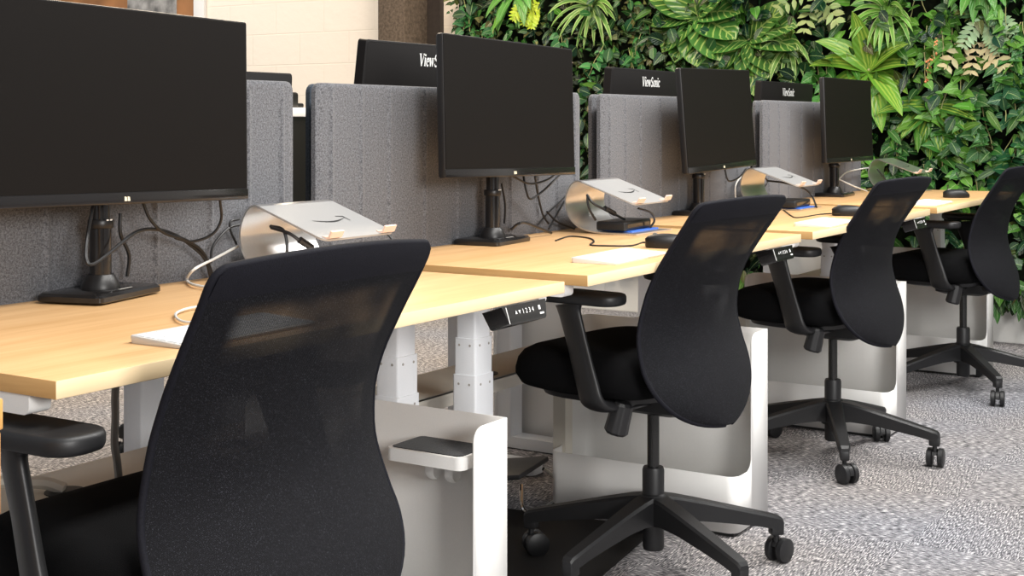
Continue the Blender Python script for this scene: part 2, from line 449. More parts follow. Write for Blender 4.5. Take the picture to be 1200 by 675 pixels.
DT = [.764, .767, .767, .767]
desk_lab = ['pale wood sit-stand desk nearest the camera, under the largest monitor',
            'pale wood sit-stand desk second from the camera, under the monitor in the middle',
            'pale wood sit-stand desk third from the camera, between the second and fourth chairs',
            'pale wood sit-stand desk at the far end beside the plant wall']
xs = [X0+PITCH*i for i in range(4)]
for i in range(4):
    make_desk(xs[i], DT[i], desk_lab[i], 'sit-stand desks in the near row', DL=DL if i < 3 else 1.36)
opp_lab = ['sit-stand desk behind the felt screens, back to back with the nearest desk',
           'sit-stand desk behind the felt screens, back to back with the second desk',
           'sit-stand desk behind the felt screens, back to back with the third desk',
           'sit-stand desk behind the felt screens, back to back with the far desk by the plants']
OB = 2.10
for i in range(4):
    d = make_desk(xs[i], .765, opp_lab[i], 'sit-stand desks behind the screens', panel=False)
    d.location = (xs[i]+DL, OB+(DB-DF), 0); d.rotation_euler = (0, 0, PI)

# trays that carry the cables between the two rows
tray_lab = ['beige metal cable tray under the nearest desk', 'beige metal cable tray under the second desk', 'beige metal cable tray under the third desk', 'beige metal cable tray under the far desk']
for i in range(4):
    t = empty('cable_tray', (xs[i]-.04, 1.86, 0)); tag(t, tray_lab[i], 'cable tray', 'cable trays between the desk rows')
    b = MB(); b.box(0, 1.30, 0, .19, .430, .436, .001); b.box(0, 1.30, 0, .004, .400, .436); b.build('shelf', 'bone', t)
    for px in (.53, .95):
        g = MB(); g.lathe([(.0, 0), (.035, 0), (.035, .002), (0, .002)], (px, .055, .436)); g.build('grommet', 'dark', t)
    for px in (.30, 1.0):
        g = MB(); g.box(px-.02, px+.02, .075, .115, 0, .43); g.build('support', 'bone', t)

# ------------------------------------------------------------------ felt screens
def felt_screen(x0, x1, y, mat, label, group, z0=.70, z1=1.167, creases=True):
    o = empty('felt_screen', (x0, y, z0)); tag(o, label, 'desk screen', group)
    L = x1-x0; H = z1-z0; nx = 150; r = .022; th = .024
    seams = [L*k for k in (.04, .13, .22, .34, .46, .55, .67, .79, .88, .965)]
    fr_ = sorted(set([round(i/60, 5) for i in range(61)] + [round((s_+k*.0022)/L, 5) for s_ in seams for k in range(-6, 7) if 0 < s_+k*.0022 < L]))
    nx = len(fr_)-1
    def prof(x):
        return sum(math.exp(-((x-s_)/.006)**2)*.0055 for s_ in seams)
    rows = [0, .004, .02, .08, .2, .32, .40, H-r, H-r*.7, H-r*.4, H-r*.15, H-.002, H]
    def inset(z):     # rounded upper corners
        if z < H-r: return 0
        k = (z-(H-r))/r; return r*(1-math.sqrt(max(0, 1-k*k)))
    m = MB(); b = m.bm; F = []; B = []
    for z in rows:
        ins = inset(z); fr = []; bk = []
        for i in range(nx+1):
            x = ins+(L-2*ins)*fr_[i]
            e = min(x-ins, L-ins-x, (H-z)*1.0); k = max(0, 1-max(0, e)/.006); edge = .006*k*k
            fr.append(b.verts.new((x, edge-prof(x)*min(1, (H-z)/.03), z)))
            bk.append(b.verts.new((x, th-edge, z)))
        F.append(fr); B.append(bk)
    for A, rev in ((F, 0), (B, 1)):
        for a, c in zip(A, A[1:]):
            for i in range(nx):
                b.faces.new([a[i], a[i+1], c[i+1], c[i]] if not rev else [a[i+1], a[i], c[i], c[i+1]])
    for k in range(len(rows)-1):
        b.faces.new([F[k][0], F[k+1][0], B[k+1][0], B[k][0]]); b.faces.new([F[k+1][nx], F[k][nx], B[k][nx], B[k+1][nx]])
    for i in range(nx):
        b.faces.new([F[-1][i], F[-1][i+1], B[-1][i+1], B[-1][i]]); b.faces.new([F[0][i+1], F[0][i], B[0][i], B[0][i+1]])
    m.build('felt_panel', mat, o, sharp=60)
    for px in (.2, L-.2):
        c = MB(); c.box(px-.02, px+.02, th, th+(.016 if y < 2 else .075), 0, .038, .002); c.build('bracket', 'cable_g', o)
    return o
fx = [(1.05, 2.272), (2.347, 3.552), (3.68, 4.877), (5.0, 6.21)]
fl_lab = ['grey felt desk screen behind the nearest monitor', 'grey felt desk screen behind the middle monitor, beside the first gap',
          'grey felt desk screen behind the third monitor', 'grey felt desk screen behind the smallest monitor at the far end']
for (a, c), l in zip(fx, fl_lab): felt_screen(a, c, 1.985, 'felt', l, 'felt screens facing the chairs')
rx = [(1.10, 2.235), (2.398, 3.59), (3.736, 4.93), (5.075, 6.26)]
rl_lab = ['rear felt screen hidden behind the nearest grey screen', 'blue-grey rear felt screen, its left edge showing beside the first gap',
          'rear felt screen, its left edge showing beside the second gap of leaves', 'rear felt screen, its left edge showing beside the third gap']
for k, ((a, c), l) in enumerate(zip(rx, rl_lab)):
    if k == 0: continue
    felt_screen(a, c, 2.045, 'felt_blue' if k == 1 else 'felt', l, 'felt screens facing the far side')

# ------------------------------------------------------------------ monitors
def ribbon(mb, pts, w, M):
    P = [Vector((a, 0, b)) for a, b in pts]; n = len(P)
    ws = [w[min(int(i*len(w)/n), len(w)-1)] for i in range(n)] if isinstance(w, (list, tuple)) else [w]*n
    L, Rr = [], []
    for i, p in enumerate(P):
        t = P[min(i+1, n-1)]-P[max(i-1, 0)]; t.normalize(); nn = Vector((-t.z, 0, t.x))
        L.append(mb.bm.verts.new(M @ (p+nn*ws[i]/2))); Rr.append(mb.bm.verts.new(M @ (p-nn*ws[i]/2)))
    for i in range(n-1): mb.bm.faces.new([L[i], L[i+1], Rr[i+1], Rr[i]])
def arc(cx, cy, rx, ry, a0, a1, n=14):
    return [(cx+rx*math.cos(R(a0+(a1-a0)*i/n)), cy+ry*math.sin(R(a0+(a1-a0)*i/n))) for i in range(n+1)]
def word_viewsonic(M):
    """bold condensed serif lettering, cap height 1"""
    mb = MB(); x = 0
    def stroke(pts, w): ribbon(mb, [(x+a, b) for a, b in pts], w, M)
    def serif(cx, y, w=.24): stroke([(cx-w/2, y), (cx+w/2, y)], .06)
    stroke([(.10, .98), (.36, 0)], .17); stroke([(.36, .02), (.60, .98)], .07); serif(.10, .97, .28); serif(.60, .97, .24); x += .70
    def stem(cx, h, w=.15): stroke([(cx, 0), (cx, h)], w); serif(cx, .03)
    stem(.11, .68); serif(.07, .66, .16); stroke([(.03, .88), (.19, .88)], .15); x += .27
    stroke(arc(.22, .34, .16, .31, 0, 320), [.06]+[.13]*12+[.10, .05]); stroke([(.06, .37), (.38, .37)], .06); x += .44
    stroke([(.06, .68), (.20, 0)], .14); stroke([(.20, 0), (.34, .66)], .06); stroke([(.34, .68), (.48, 0)], .14); stroke([(.48, 0), (.62, .68)], .06)
    serif(.06, .67, .2); serif(.36, .67, .2); serif(.62, .67, .16); x += .70
    stroke([(.44, .78)]+arc(.26, .73, .17, .24, 20, 200, 9)+[(.16, .60), (.26, .52), (.38, .42)]+arc(.26, .27, .18, .25, 30, -160, 9)+[(.07, .24)], [.06, .06]+[.12]*8+[.15]*3+[.13]*9+[.07, .07]); x += .52
    stroke(arc(.22, .34, .17, .31, 0, 360, 20), .11); x += .46
    stem(.11, .66); stroke(arc(.25, .42, .13, .23, 150, 0, 8)+[(.38, 0)], .12); serif(.38, .03); serif(.07, .66, .14); x += .53
    stem(.11, .68); serif(.07, .66, .16); stroke([(.03, .88), (.19, .88)], .15); x += .27
    stroke(arc(.21, .34, .15, .31, 35, 325), [.14]+[.12]*13+[.05]); x += .40
    return mb, x

def monitor_front(cx, cy, cz, w, h, yaw, tilt, roll, base, label, arm=True):
    """flat panel facing the chairs; yaw about z, tilt leans the top back, roll in the screen's plane"""
    bx, by, byaw = base
    o = empty('monitor', (bx, by, TOPZ)); tag(o, label, 'monitor', 'black monitors facing the chairs')
    L = Matrix.Translation((cx-bx, cy-by, cz-TOPZ)) @ Matrix.Rotation(R(yaw), 4, 'Z') @ Matrix.Rotation(R(-tilt), 4, 'X') @ Matrix.Rotation(R(roll), 4, 'Y')
    hs = MB(); hs.loft([[(x, y, z) for x, z in rrect(w/2-ins, h/2-ins, .004, 3)] for y, ins in ((0, .001), (.0015, 0), (.014, 0), (.020, .003), (.034, .06), (.046, .09))]).xf(L)
    hs.build('housing', 'bezel', o)
    sc = MB(); sc.box(-w/2+.004, w/2-.004, -.0012, .0004, -h/2+.022, h/2-.003, .0004, 1).xf(L); sc.build('screen', 'screen', o)
    ch = MB(); ch.box(-w/2+.001, w/2-.001, -.0022, .0004, -h/2+.001, -h/2+.0205, .0008, 2).xf(L); c = ch.build('lower_bezel', 'gloss', o)
    lg = MB()
    for dx in (-.0035, .0035):
        lg.face([L @ Vector((dx-.003, -.0026, -h/2+.006)), L @ Vector((dx+.003, -.0026, -h/2+.006)), L @ Vector((dx+.002, -.0026, -h/2+.013)), L @ Vector((dx-.003, -.0026, -h/2+.014))])
    lg.build('logo', 'markgold', c, flat=True)
    # stand: flat base, flared foot, column, collar and head
    B = Matrix.Rotation(R(byaw), 4, 'Z')
    b = MB(); b.loft([[(x, y, z) for x, y in rrect(.098-i, .066-i, .012, 4)] for z, i in ((0, .002), (.002, 0), (.010, 0), (.015, .005))]).xf(B); b.build('base', 'gloss', o)
    b = MB(); b.box(-.01, .030, -.046, -.042, .0151, .0158).xf(B); b.build('base_mark', 'cable_g', o)
    b = MB(); b.lathe([(.034, .015), (.034, .020), (.027, .034), (.023, .040), (.0, .040)], seg=32).xf(B); b.build('column_foot', 'bezel', o)
    b = MB(); b.lathe([(.019, .040), (.019, .125), (0, .125)], seg=32); b.build('column', 'gloss', o)
    b = MB(); b.lathe([(.021, .122), (.0225, .124), (.0225, .136), (.021, .138), (0, .138)], seg=32); cl = b.build('collar', 'bezel', o)
    k = MB()
    for dx in (-.004, .004): k.box(dx-.0022, dx+.0022, -.023, -.022, .136, .1385)
    k.build('collar_mark', 'mark', cl)
    b = MB(); b.lathe([(.0165, .138), (.0165, .24), (0, .24)], seg=32); b.build('upper_column', 'gloss', o)
    t = L @ Vector((0, .046, 0))
    b = MB(); b.loft([[(x, y, z) for x, z in rrect(.04, .035, .006, 3)] for y in (.0455, .058)]).xf(L)
    b.tube([(0, 0, .22), (t.x*.3, t.y*.3, .225), (t.x*.9, t.y*.9, (t.z+.22)/2), (t.x, t.y, t.z)], .017, 12, 4)
    b.build('head_bracket', 'bezel', o)
    return o
monitor_front(1.672, 1.850, 1.106, .612, .345, 0, 1.5, 1.0, (1.672, 1.915, 15), 'largest black monitor, nearest the camera, cut by the left edge')
monitor_front(2.955, 1.850, 1.113, .622, .345, 0, 2, 1.0, (2.965, 1.92, 6), 'black monitor in the middle of the picture, on the second desk')
monitor_front(4.268, 1.850, 1.090, .600, .340, 1, 4, -1.2, (4.27, 1.93, 6), 'black monitor on the third desk, leaning back below striped leaves')
monitor_front(5.620, 1.850, 1.089, .610, .349, 0, 2, 0, (5.66, 1.93, 4), 'smallest black monitor, on the far desk in front of the plant wall')

def monitor_back(cx, y, z1, w, h, tilt, label, text=True):
    o = empty('monitor', (cx, y, .765)); tag(o, label, 'monitor', 'monitors turned away behind the screens')
    L = Matrix.Translation((0, 0, z1-.765)) @ Matrix.Rotation(R(tilt), 4, 'X') @ Matrix.Translation((0, 0, -h/2))
    hs = MB(); hs.loft([[(x, yy, z) for x, z in rrect(w/2-i, h/2-i, .008, 3)] for yy, i in ((0, .004), (.004, 0), (.03, 0), (.032, .002))]).xf(L)
    hs.build('housing', 'rearshell', o)
    sc = MB(); sc.box(-w/2+.006, w/2-.006, .0318, .034, -h/2+.02, h/2-.006).xf(L); sc.build('screen', 'screen', o)
    if text:
        s = .034
        M = L @ Matrix.Translation((0, -.0008, h/2-.060)) @ Matrix.Diagonal((s*.98, 1, s, 1)).to_4x4()
        mb, wd = word_viewsonic(Matrix.Identity(4)); mb.xf(M @ Matrix.Translation((-wd/2, 0, 0)))
        mb.build('brand_lettering', 'mark', o, flat=True)
    b = MB(); b.lathe([(.10, 0), (.10, .01), (.03, .016), (.022, .03), (.022, max(.2, z1-.765-h*.6)), (0, max(.2, z1-.765-h*.6))], (0, -.05, 0)); b.build('stand', 'bezel', o)
    b = MB(); b.tube([(0, -.05, .2), (0, -.03, .22), tuple(L @ Vector((0, .002, 0)))], .02, 10, 3); b.build('head_bracket', 'bezel', o)
    return o
monitor_back(2.17, 2.18, 1.195, .64, .36, 3, 'black monitor turned away, only its top edge above the nearest screen', False)
monitor_back(3.08, 2.18, 1.292, .61, .36, 7, 'black monitor turned away behind the second screen, lettering half covered')
monitor_back(4.42, 2.18, 1.268, .60, .36, 5, 'black monitor turned away behind the third screen, white lettering in full view')
monitor_back(5.79, 2.18, 1.258, .63, .36, 5, 'black monitor turned away behind the far screen, smallest white lettering')

# ------------------------------------------------------------------ laptop stands
def laptop_stand(x, y, z, label, dark=False, yaw=0):
    """bent aluminium sheet: base on the desk, curved back, plate sloping towards the sitter (-y)"""
    o = empty('laptop_stand', (x, y, z), R(yaw)); tag(o, label, 'laptop stand', 'aluminium laptop stands on the desks')
    W = .228; t = .004
    prof = [(-.225, .002), (-.16, .002), (-.105, .003), (-.062, .010), (-.030, .026), (-.010, .050), (-.001, .078), (-.004, .106), (-.014, .128), (-.026, .141), (-.040, .146)]
    prof += [(-.052, .1435), (-.22, .084)]
    def sheet(P, wfun, name, mat):
        m = MB(); b = m.bm; rows = []
        n = len(P)
        for i, (py, pz) in enumerate(P):
            q = Vector(P[min(i+1, n-1)])-Vector(P[max(i-1, 0)]); q.normalize(); nn = Vector((-q.y, q.x))
            w = wfun(i/(n-1))
            rows.append([b.verts.new(v) for v in [(-w/2, py-nn.x*t/2, pz-nn.y*t/2), (w/2, py-nn.x*t/2, pz-nn.y*t/2), (w/2, py+nn.x*t/2, pz+nn.y*t/2), (-w/2, py+nn.x*t/2, pz+nn.y*t/2)]])
        for a, c in zip(rows, rows[1:]):
            for i in range(4):
                j = (i+1) % 4; b.faces.new([a[i], a[j], c[j], c[i]])
        b.faces.new(rows[0][::-1]); b.faces.new(rows[-1])
        return m.build(name, mat, o, sharp=50)
    P = [Vector(p) for p in prof]
    sheet(catmull(P[:-1], 4), lambda s: W, 'curved_base', 'alu')
    a, c = P[-2], P[-1]
    # plate with rounded front corners
    d = (c-a); Lp = d.length; d.normalize(); nn = Vector((d.y, -d.x)) if False else Vector((-d.y, d.x))
    out = [(W/2, 0)]+[(W/2-.018+.018*math.cos(R(q)), Lp-.018+.018*math.sin(R(q))) for q in range(0, 91, 15)]+[(-W/2+.018-.018*math.sin(R(q)), Lp-.018+.018*math.cos(R(q))) for q in range(0, 91, 15)]+[(-W/2, 0)]
    up = Vector((-d.y, d.x));
    if up.y < 0: up = -up
    pl = MB(); pl.loft([[(u, a.x+d.x*v+up.x*h, a.y+d.y*v+up.y*h) for u, v in out] for h in (-t/2, t/2)])
    po = pl.build('top_plate', 'alu_top' if not dark else 'alu', o)
    for u in (-.085, .085):            # turned-up lips with soft pads
        lp = MB(); v = Lp
        q = [(a.x+d.x*(v-.018)+up.x*h, a.y+d.y*(v-.018)+up.y*h) for h in (t/2, )]
        prs = [(v-.014, t/2), (v-.002, t/2), (v+.004, t/2+.004), (v+.006, .020), (v+.002, .021), (v, t/2+.006), (v-.006, t/2+.003), (v-.014, t/2+.002)]
        lp.loft([[(uu, a.x+d.x*vv+up.x*hh, a.y+d.y*vv+up.y*hh) for vv, hh in prs] for uu in (u-.019, u+.019)])
        lp.build('lip', 'pink', po)
    # printed smile with its arrow
    M = Matrix(((1, 0, 0, 0), (0, up.x, -d.x, a.x), (0, up.y, -d.y, a.y), (0, 0, 0, 1)))
    lg = MB(); cu = [(-.05+.10*i/14, -Lp*.50-.012*math.sin(PI*i/14)) for i in range(15)]
    MM = M @ Matrix.Translation((0, t/2+.0006, 0))
    ribbon(lg, cu, [.0014+.0045*math.sin(PI*min(1, i/13))**.8 for i in range(15)], MM)
    ribbon(lg, [(.034, -Lp*.50+.012), (.054, -Lp*.50+.008), (.054, -Lp*.50-.014)], [.002, .006, .002], MM)
    lg.build('smile_mark', 'dark', po, flat=True)
    return o
ls_lab = ['aluminium laptop stand just above the nearest chair back, brightest plate', 'aluminium laptop stand on the second desk with a black dock inside',
          'aluminium laptop stand on the third desk behind the second chair', 'darker laptop stand on the far desk against the plant wall']
for i, (x, y) in enumerate(((2.155, 1.93), (3.472, 1.93), (4.745, 1.93), (6.24, 1.93))):
    laptop_stand(x, y, (DT[i])+.0005, ls_lab[i], dark=(i == 3))

# docks and what lies under them
def dock(x, y, label, bl):
    o = empty('docking_station', (x, y, TOPZ+.0085), R(4)); tag(o, label, 'dock', 'black docks under the laptop stands')
    b = MB(); b.box(-.095, .095, -.045, .045, 0, .026, .006, 3); b.build('case', 'plastic', o)
    b = MB(); b.box(-.08, .08, -.0458, -.0448, .008, .018); b.build('front_strip', 'gloss', o)
    s = MB(); s.box(x-.07, x+.10, y-.06, y+.05, TOPZ+.0045, TOPZ+.0082, .001); q = s.build('paper_sleeve', 'blue'); tag(q, bl, 'sleeve', 'blue sleeves under the docks')
dock(3.47, 1.80, 'black docking station inside the laptop stand on the second desk', 'blue sleeve under the dock on the second desk')
dock(4.72, 1.77, 'black docking station under the laptop stand on the third desk', 'blue sleeve under the dock on the third desk')

# ------------------------------------------------------------------ keyboards and mice
def keyboard(x, y, yaw, z, label):
    o = empty('keyboard', (x, y, z+.0003), R(yaw)); tag(o, label, 'keyboard', 'slim white keyboards')
    W, D = .279, .115
    b = MB(); b.loft([[(px, py, z_+(.006 if py > 0 else 0)*(1 if z_ > .003 else 0)) for px, py in rrect(W/2-i, D/2-i, .008, 4)] for z_, i in ((0, .001), (.0035, 0), (.005, .0008))]); b.build('case', 'kbody', o)
    k = MB()
    for r in range(5):
        n = 14
        y0 = -D/2+.006+r*.0208
        zz = .005+.006*(y0+D/2+.01)/D
        x_ = -W/2+.006
        ws = [.0172]*n if r else [.0172, .0172, .0172, .022, .096, .022, .0172, .0172, .0172]
        tot = sum(ws)+.0020*(len(ws)-1); scl = (W-.012)/tot
        for w in ws:
            k.box(x_, x_+w*scl, y0, y0+.0182, zz-.002, zz+.0012, .0008, 1, None); x_ += (w+.0020)*scl
    k.build('keys', 'keycap', o)
    return o
kb = [(1.490, 1.434, 1, DT[0], 'slim white keyboard on the nearest desk, partly behind the chair back'),
      (2.775, 1.448, 2, TOPZ, 'slim white keyboard on the second desk, left of a black mouse'),
      (4.060, 1.410, 2, TOPZ, 'slim white keyboard on the third desk, between two chair backs'),
      (5.285, 1.425, 1, TOPZ, 'slim white keyboard on the far desk with a small dark spot')]
for a in kb: keyboard(*a)
def mouse(x, y, yaw, label):
    o = empty('computer_mouse', (x, y, TOPZ+.0003), R(yaw)); tag(o, label, 'mouse', 'black computer mice')
    b = MB(); rings = []
    for z, s in ((0, .96), (.004, 1), (.014, .99), (.022, .93), (.029, .78), (.033, .55), (.035, .2)):
        rings.append([(.031*s*math.cos(t)*(1-.12*math.cos(t)**2), .055*s*math.sin(t)+(.004 if z > .02 else 0), z) for t in [2*PI*j/28 for j in range(28)]])
    b.loft(rings); b.build('shell', 'plastic', o, sharp=60)
    w = MB(); w.lathe([(.0, -.003), (.007, -.003), (.007, .003), (0, .003)], (0, .030, .030), 16, 'x'); w.build('scroll_wheel', 'cable_g', o)
mouse(3.075, 1.475, 20, 'black mouse on the second desk right of the white keyboard')
mouse(4.470, 1.475, 25, 'black mouse on the third desk just left of the third chair back')
mouse(5.80, 1.455, 30, 'black mouse on the far desk in front of the plants')

# ------------------------------------------------------------------ cables
def cable(pts, r, mat, label, group=None, name='cable'):
    m = MB(); m.tube(pts, r, 7, 7); o = m.build(name, mat); tag(o, label, 'cable', group)
Z = TOPZ
G1, G2, G3, G4 = 'cables on the nearest desk', 'cables on the second desk', 'cables on the third desk', 'cables on the far desk'
CABLES = [
    ('cable', 0.0034, 'cable', G1, 'black cable hanging left of the nearest monitor column and sweeping right', [(1.642, 1.900, 0.931), (1.616, 1.885, 0.875), (1.601, 1.870, 0.843), (1.610, 1.865, 0.832), (1.652, 1.870, 0.848), (1.733, 1.890, 0.879), (1.801, 1.910, 0.878), (1.865, 1.930, 0.863), (1.913, 1.940, 0.841), (1.959, 1.945, 0.809), (1.981, 1.950, 0.770)]),
    ('cable', 0.003, 'cable', G1, 'black cable curving down from behind the nearest monitor bezel', [(1.758, 1.900, 0.930), (1.775, 1.900, 0.899), (1.820, 1.910, 0.870), (1.894, 1.930, 0.851), (1.950, 1.940, 0.822), (1.986, 1.950, 0.774)]),
    ('cable', 0.0028, 'cable', G1, 'black cable looping below the right corner of the nearest monitor', [(1.945, 1.890, 0.927), (1.958, 1.900, 0.887), (1.943, 1.910, 0.859), (1.910, 1.930, 0.847), (1.875, 1.940, 0.856)]),
    ('cable', 0.0034, 'cable', G1, 'black cable hanging just right of the nearest monitor column', [(1.740, 1.940, 0.911), (1.740, 1.940, 0.873), (1.765, 1.945, 0.832), (1.765, 1.950, 0.792)]),
    ('cable', 0.0028, 'cable', G1, 'thin black cable curling up to the curve of the nearest laptop stand', [(1.981, 1.950, 0.798), (1.993, 1.955, 0.831), (2.039, 1.960, 0.862), (2.079, 1.965, 0.868)]),
    ('cable', 0.0024, 'cable', G1, 'short black cable hook beside the curve of the nearest laptop stand', [(2.064, 1.960, 0.829), (2.047, 1.960, 0.858), (2.047, 1.960, 0.876), (2.077, 1.965, 0.879)]),
    ('cable', 0.0028, 'cable_w', G1, 'white cable looping on the desk left of the nearest laptop stand', [(1.851, 1.824, 0.770), (1.873, 1.891, 0.770), (1.929, 1.963, 0.770), (1.917, 1.930, 0.793), (1.995, 1.950, 0.807), (2.069, 1.960, 0.825)]),
    ('cable', 0.0034, 'cable', G1, 'black cable running low behind the nearest chair back', [(1.921, 1.885, 0.771), (2.017, 1.950, 0.782), (2.084, 1.960, 0.789), (2.153, 1.965, 0.788)]),
    ('cable', 0.0034, 'cable', G1, 'black cable bending down inside the nearest laptop stand', [(2.056, 1.860, 0.870), (2.046, 1.820, 0.866), (2.036, 1.800, 0.844), (2.036, 1.800, 0.812), (2.051, 1.817, 0.776)]),
    ('cable', 0.0034, 'cable', G1, 'black cable with an inline plug inside the nearest laptop stand', [(2.047, 1.850, 0.868), (2.041, 1.800, 0.860), (2.056, 1.780, 0.843), (2.083, 1.770, 0.826), (2.121, 1.765, 0.810)]),
    ('cable_plug', 0.007, 'plastic', G1, 'black inline plug inside the nearest laptop stand', [(2.051, 1.780, 0.847), (2.078, 1.770, 0.829)]),
    ('cable', 0.0028, 'cable', G1, 'black cable at the far side of the nearest laptop stand', [(2.240, 1.835, 0.862), (2.300, 1.800, 0.862), (2.321, 1.765, 0.837), (2.319, 1.750, 0.810), (2.300, 1.755, 0.7675)]),
    ('cable', 0.0022, 'cable_w', G1, 'thin white cable looping behind the keyboard on the nearest desk', [(1.536, 1.506, 0.769), (1.518, 1.552, 0.769), (1.572, 1.625, 0.769), (1.635, 1.658, 0.769), (1.680, 1.648, 0.769)]),
    ('cable', 0.003, 'cable', G2, 'black cable loop hanging under the middle monitor', [(3.083, 1.900, 0.941), (3.084, 1.890, 0.896), (3.106, 1.890, 0.875), (3.168, 1.890, 0.893), (3.277, 1.900, 0.933)]),
    ('cable', 0.0028, 'cable', G2, 'short black cable arc just below the middle monitor bezel', [(3.028, 1.900, 0.939), (3.097, 1.890, 0.916), (3.186, 1.890, 0.922), (3.258, 1.900, 0.938)]),
    ('cable', 0.003, 'cable', G2, 'black cable hanging right of the middle monitor column', [(3.056, 1.950, 0.916), (3.081, 1.955, 0.858), (3.085, 1.960, 0.808)]),
    ('cable', 0.003, 'cable', G2, 'black cable hanging down the felt right of the middle monitor', [(3.194, 1.930, 0.930), (3.241, 1.950, 0.884), (3.285, 1.960, 0.822), (3.318, 1.960, 0.793)]),
    ('cable', 0.0036, 'cable', G2, 'thick black cable humped on the second desk beside the monitor base', [(3.240, 2.042, 0.771), (3.053, 1.900, 0.810), (3.096, 1.900, 0.812), (3.158, 1.900, 0.796), (3.266, 1.921, 0.772)]),
    ('cable', 0.003, 'cable', G2, 'black cable sloping right towards the second laptop stand', [(3.300, 1.955, 0.828), (3.358, 1.955, 0.796), (3.456, 1.955, 0.770)]),
    ('cable', 0.003, 'cable', G2, 'black cable sloping left from the second laptop stand', [(3.409, 1.962, 0.851), (3.361, 1.960, 0.815), (3.301, 1.950, 0.780)]),
    ('cable', 0.0026, 'cable', G2, 'thin black cable rising behind the second laptop stand', [(3.248, 1.960, 0.788), (3.317, 1.965, 0.820), (3.437, 1.970, 0.867)]),
    ('cable', 0.0022, 'cable', G2, 'thin black mouse cable wriggling across the second desk', [(3.088, 1.803, 0.769), (3.226, 1.838, 0.769), (3.204, 1.768, 0.769), (3.118, 1.705, 0.769), (3.026, 1.665, 0.769), (3.022, 1.626, 0.769), (3.058, 1.568, 0.769), (3.165, 1.583, 0.769), (3.043, 1.492, 0.778)]),
    ('cable', 0.0034, 'cable', G2, 'black cable with an inline plug inside the second laptop stand', [(3.325, 1.840, 0.878), (3.323, 1.820, 0.855), (3.360, 1.800, 0.835), (3.454, 1.790, 0.804)]),
    ('cable_plug', 0.0075, 'plastic', G2, 'black inline plug above the dock on the second desk', [(3.355, 1.800, 0.840), (3.402, 1.795, 0.823)]),
    ('cable', 0.0034, 'cable', G2, 'black cable dropping onto the dock of the second desk', [(3.325, 1.840, 0.878), (3.317, 1.830, 0.843), (3.338, 1.820, 0.807)]),
    ('cable', 0.003, 'cable', G2, 'black cable looping at the front of the second laptop stand', [(3.441, 1.740, 0.837), (3.496, 1.730, 0.823), (3.544, 1.740, 0.798), (3.537, 1.750, 0.776)]),
    ('cable', 0.003, 'cable', G3, 'black cable loop hanging under the third monitor', [(4.420, 1.900, 0.918), (4.434, 1.890, 0.876), (4.525, 1.890, 0.885), (4.612, 1.900, 0.912)]),
    ('cable', 0.003, 'cable_w', G3, 'pale cable bowed at the left of the third laptop stand', [(4.649, 1.955, 0.798), (4.649, 1.955, 0.848), (4.709, 1.960, 0.877), (4.807, 1.960, 0.890)]),
    ('cable', 0.003, 'cable', G3, 'black cable coil at the side of the third laptop stand', [(4.729, 1.955, 0.851), (4.803, 1.955, 0.868), (4.879, 1.955, 0.878), (4.957, 1.955, 0.859), (4.922, 1.955, 0.834), (4.828, 1.955, 0.857), (4.795, 1.955, 0.877)]),
    ('cable', 0.0034, 'cable', G3, 'black cable arching under the plate of the third laptop stand', [(4.666, 1.840, 0.869), (4.722, 1.800, 0.861), (4.806, 1.760, 0.840), (4.850, 1.740, 0.811), (4.793, 1.700, 0.771)]),
    ('cable', 0.0022, 'cable', G3, 'thin black mouse cable above the keyboard on the third desk', [(4.618, 1.760, 0.769), (4.371, 1.642, 0.769), (4.265, 1.576, 0.769), (4.469, 1.567, 0.769), (4.411, 1.485, 0.778)]),
    ('cable', 0.003, 'cable_w', G4, 'pale cable rising to the far laptop stand', [(5.720, 1.930, 0.837), (5.852, 1.940, 0.862), (6.073, 1.950, 0.870), (6.290, 1.955, 0.872)]),
    ('cable', 0.003, 'cable_w', G4, 'pale cable sloping down to the right on the far desk', [(5.720, 1.930, 0.837), (5.800, 1.900, 0.808), (6.066, 1.917, 0.771)]),
    ('cable', 0.003, 'cable', G4, 'black cable inside the curve of the far laptop stand', [(6.099, 1.880, 0.871), (6.110, 1.860, 0.840), (6.154, 1.850, 0.808)]),
]
for nm_, r_, mt_, g_, lab_, pts_ in CABLES:
    m = MB(); m.tube(pts_, r_, 8, 7 if len(pts_) > 2 else 0); o = m.build(nm_, mt_)
    tag(o, lab_, 'plug' if nm_ == 'cable_plug' else 'cable', g_)
# under the nearest desk
cable([(1.43, 1.60, .715), (1.425, 1.60, .67), (1.425, 1.60, .631), (1.428, 1.605, .592), (1.438, 1.61, .558), (1.455, 1.63, .52), (1.50, 1.72, .47), (1.53, 1.80, .445)], .006, 'cable_g', 'thick grey cable hanging down in front of the leg of the nearest desk')
cable([(1.40, 2.03, .470), (1.50, 2.0, .462), (1.55, 1.965, .455), (1.575, 1.94, .452), (1.592, 1.915, .442)], .011, 'bone', 'thick pale cable entering the tray under the nearest desk')

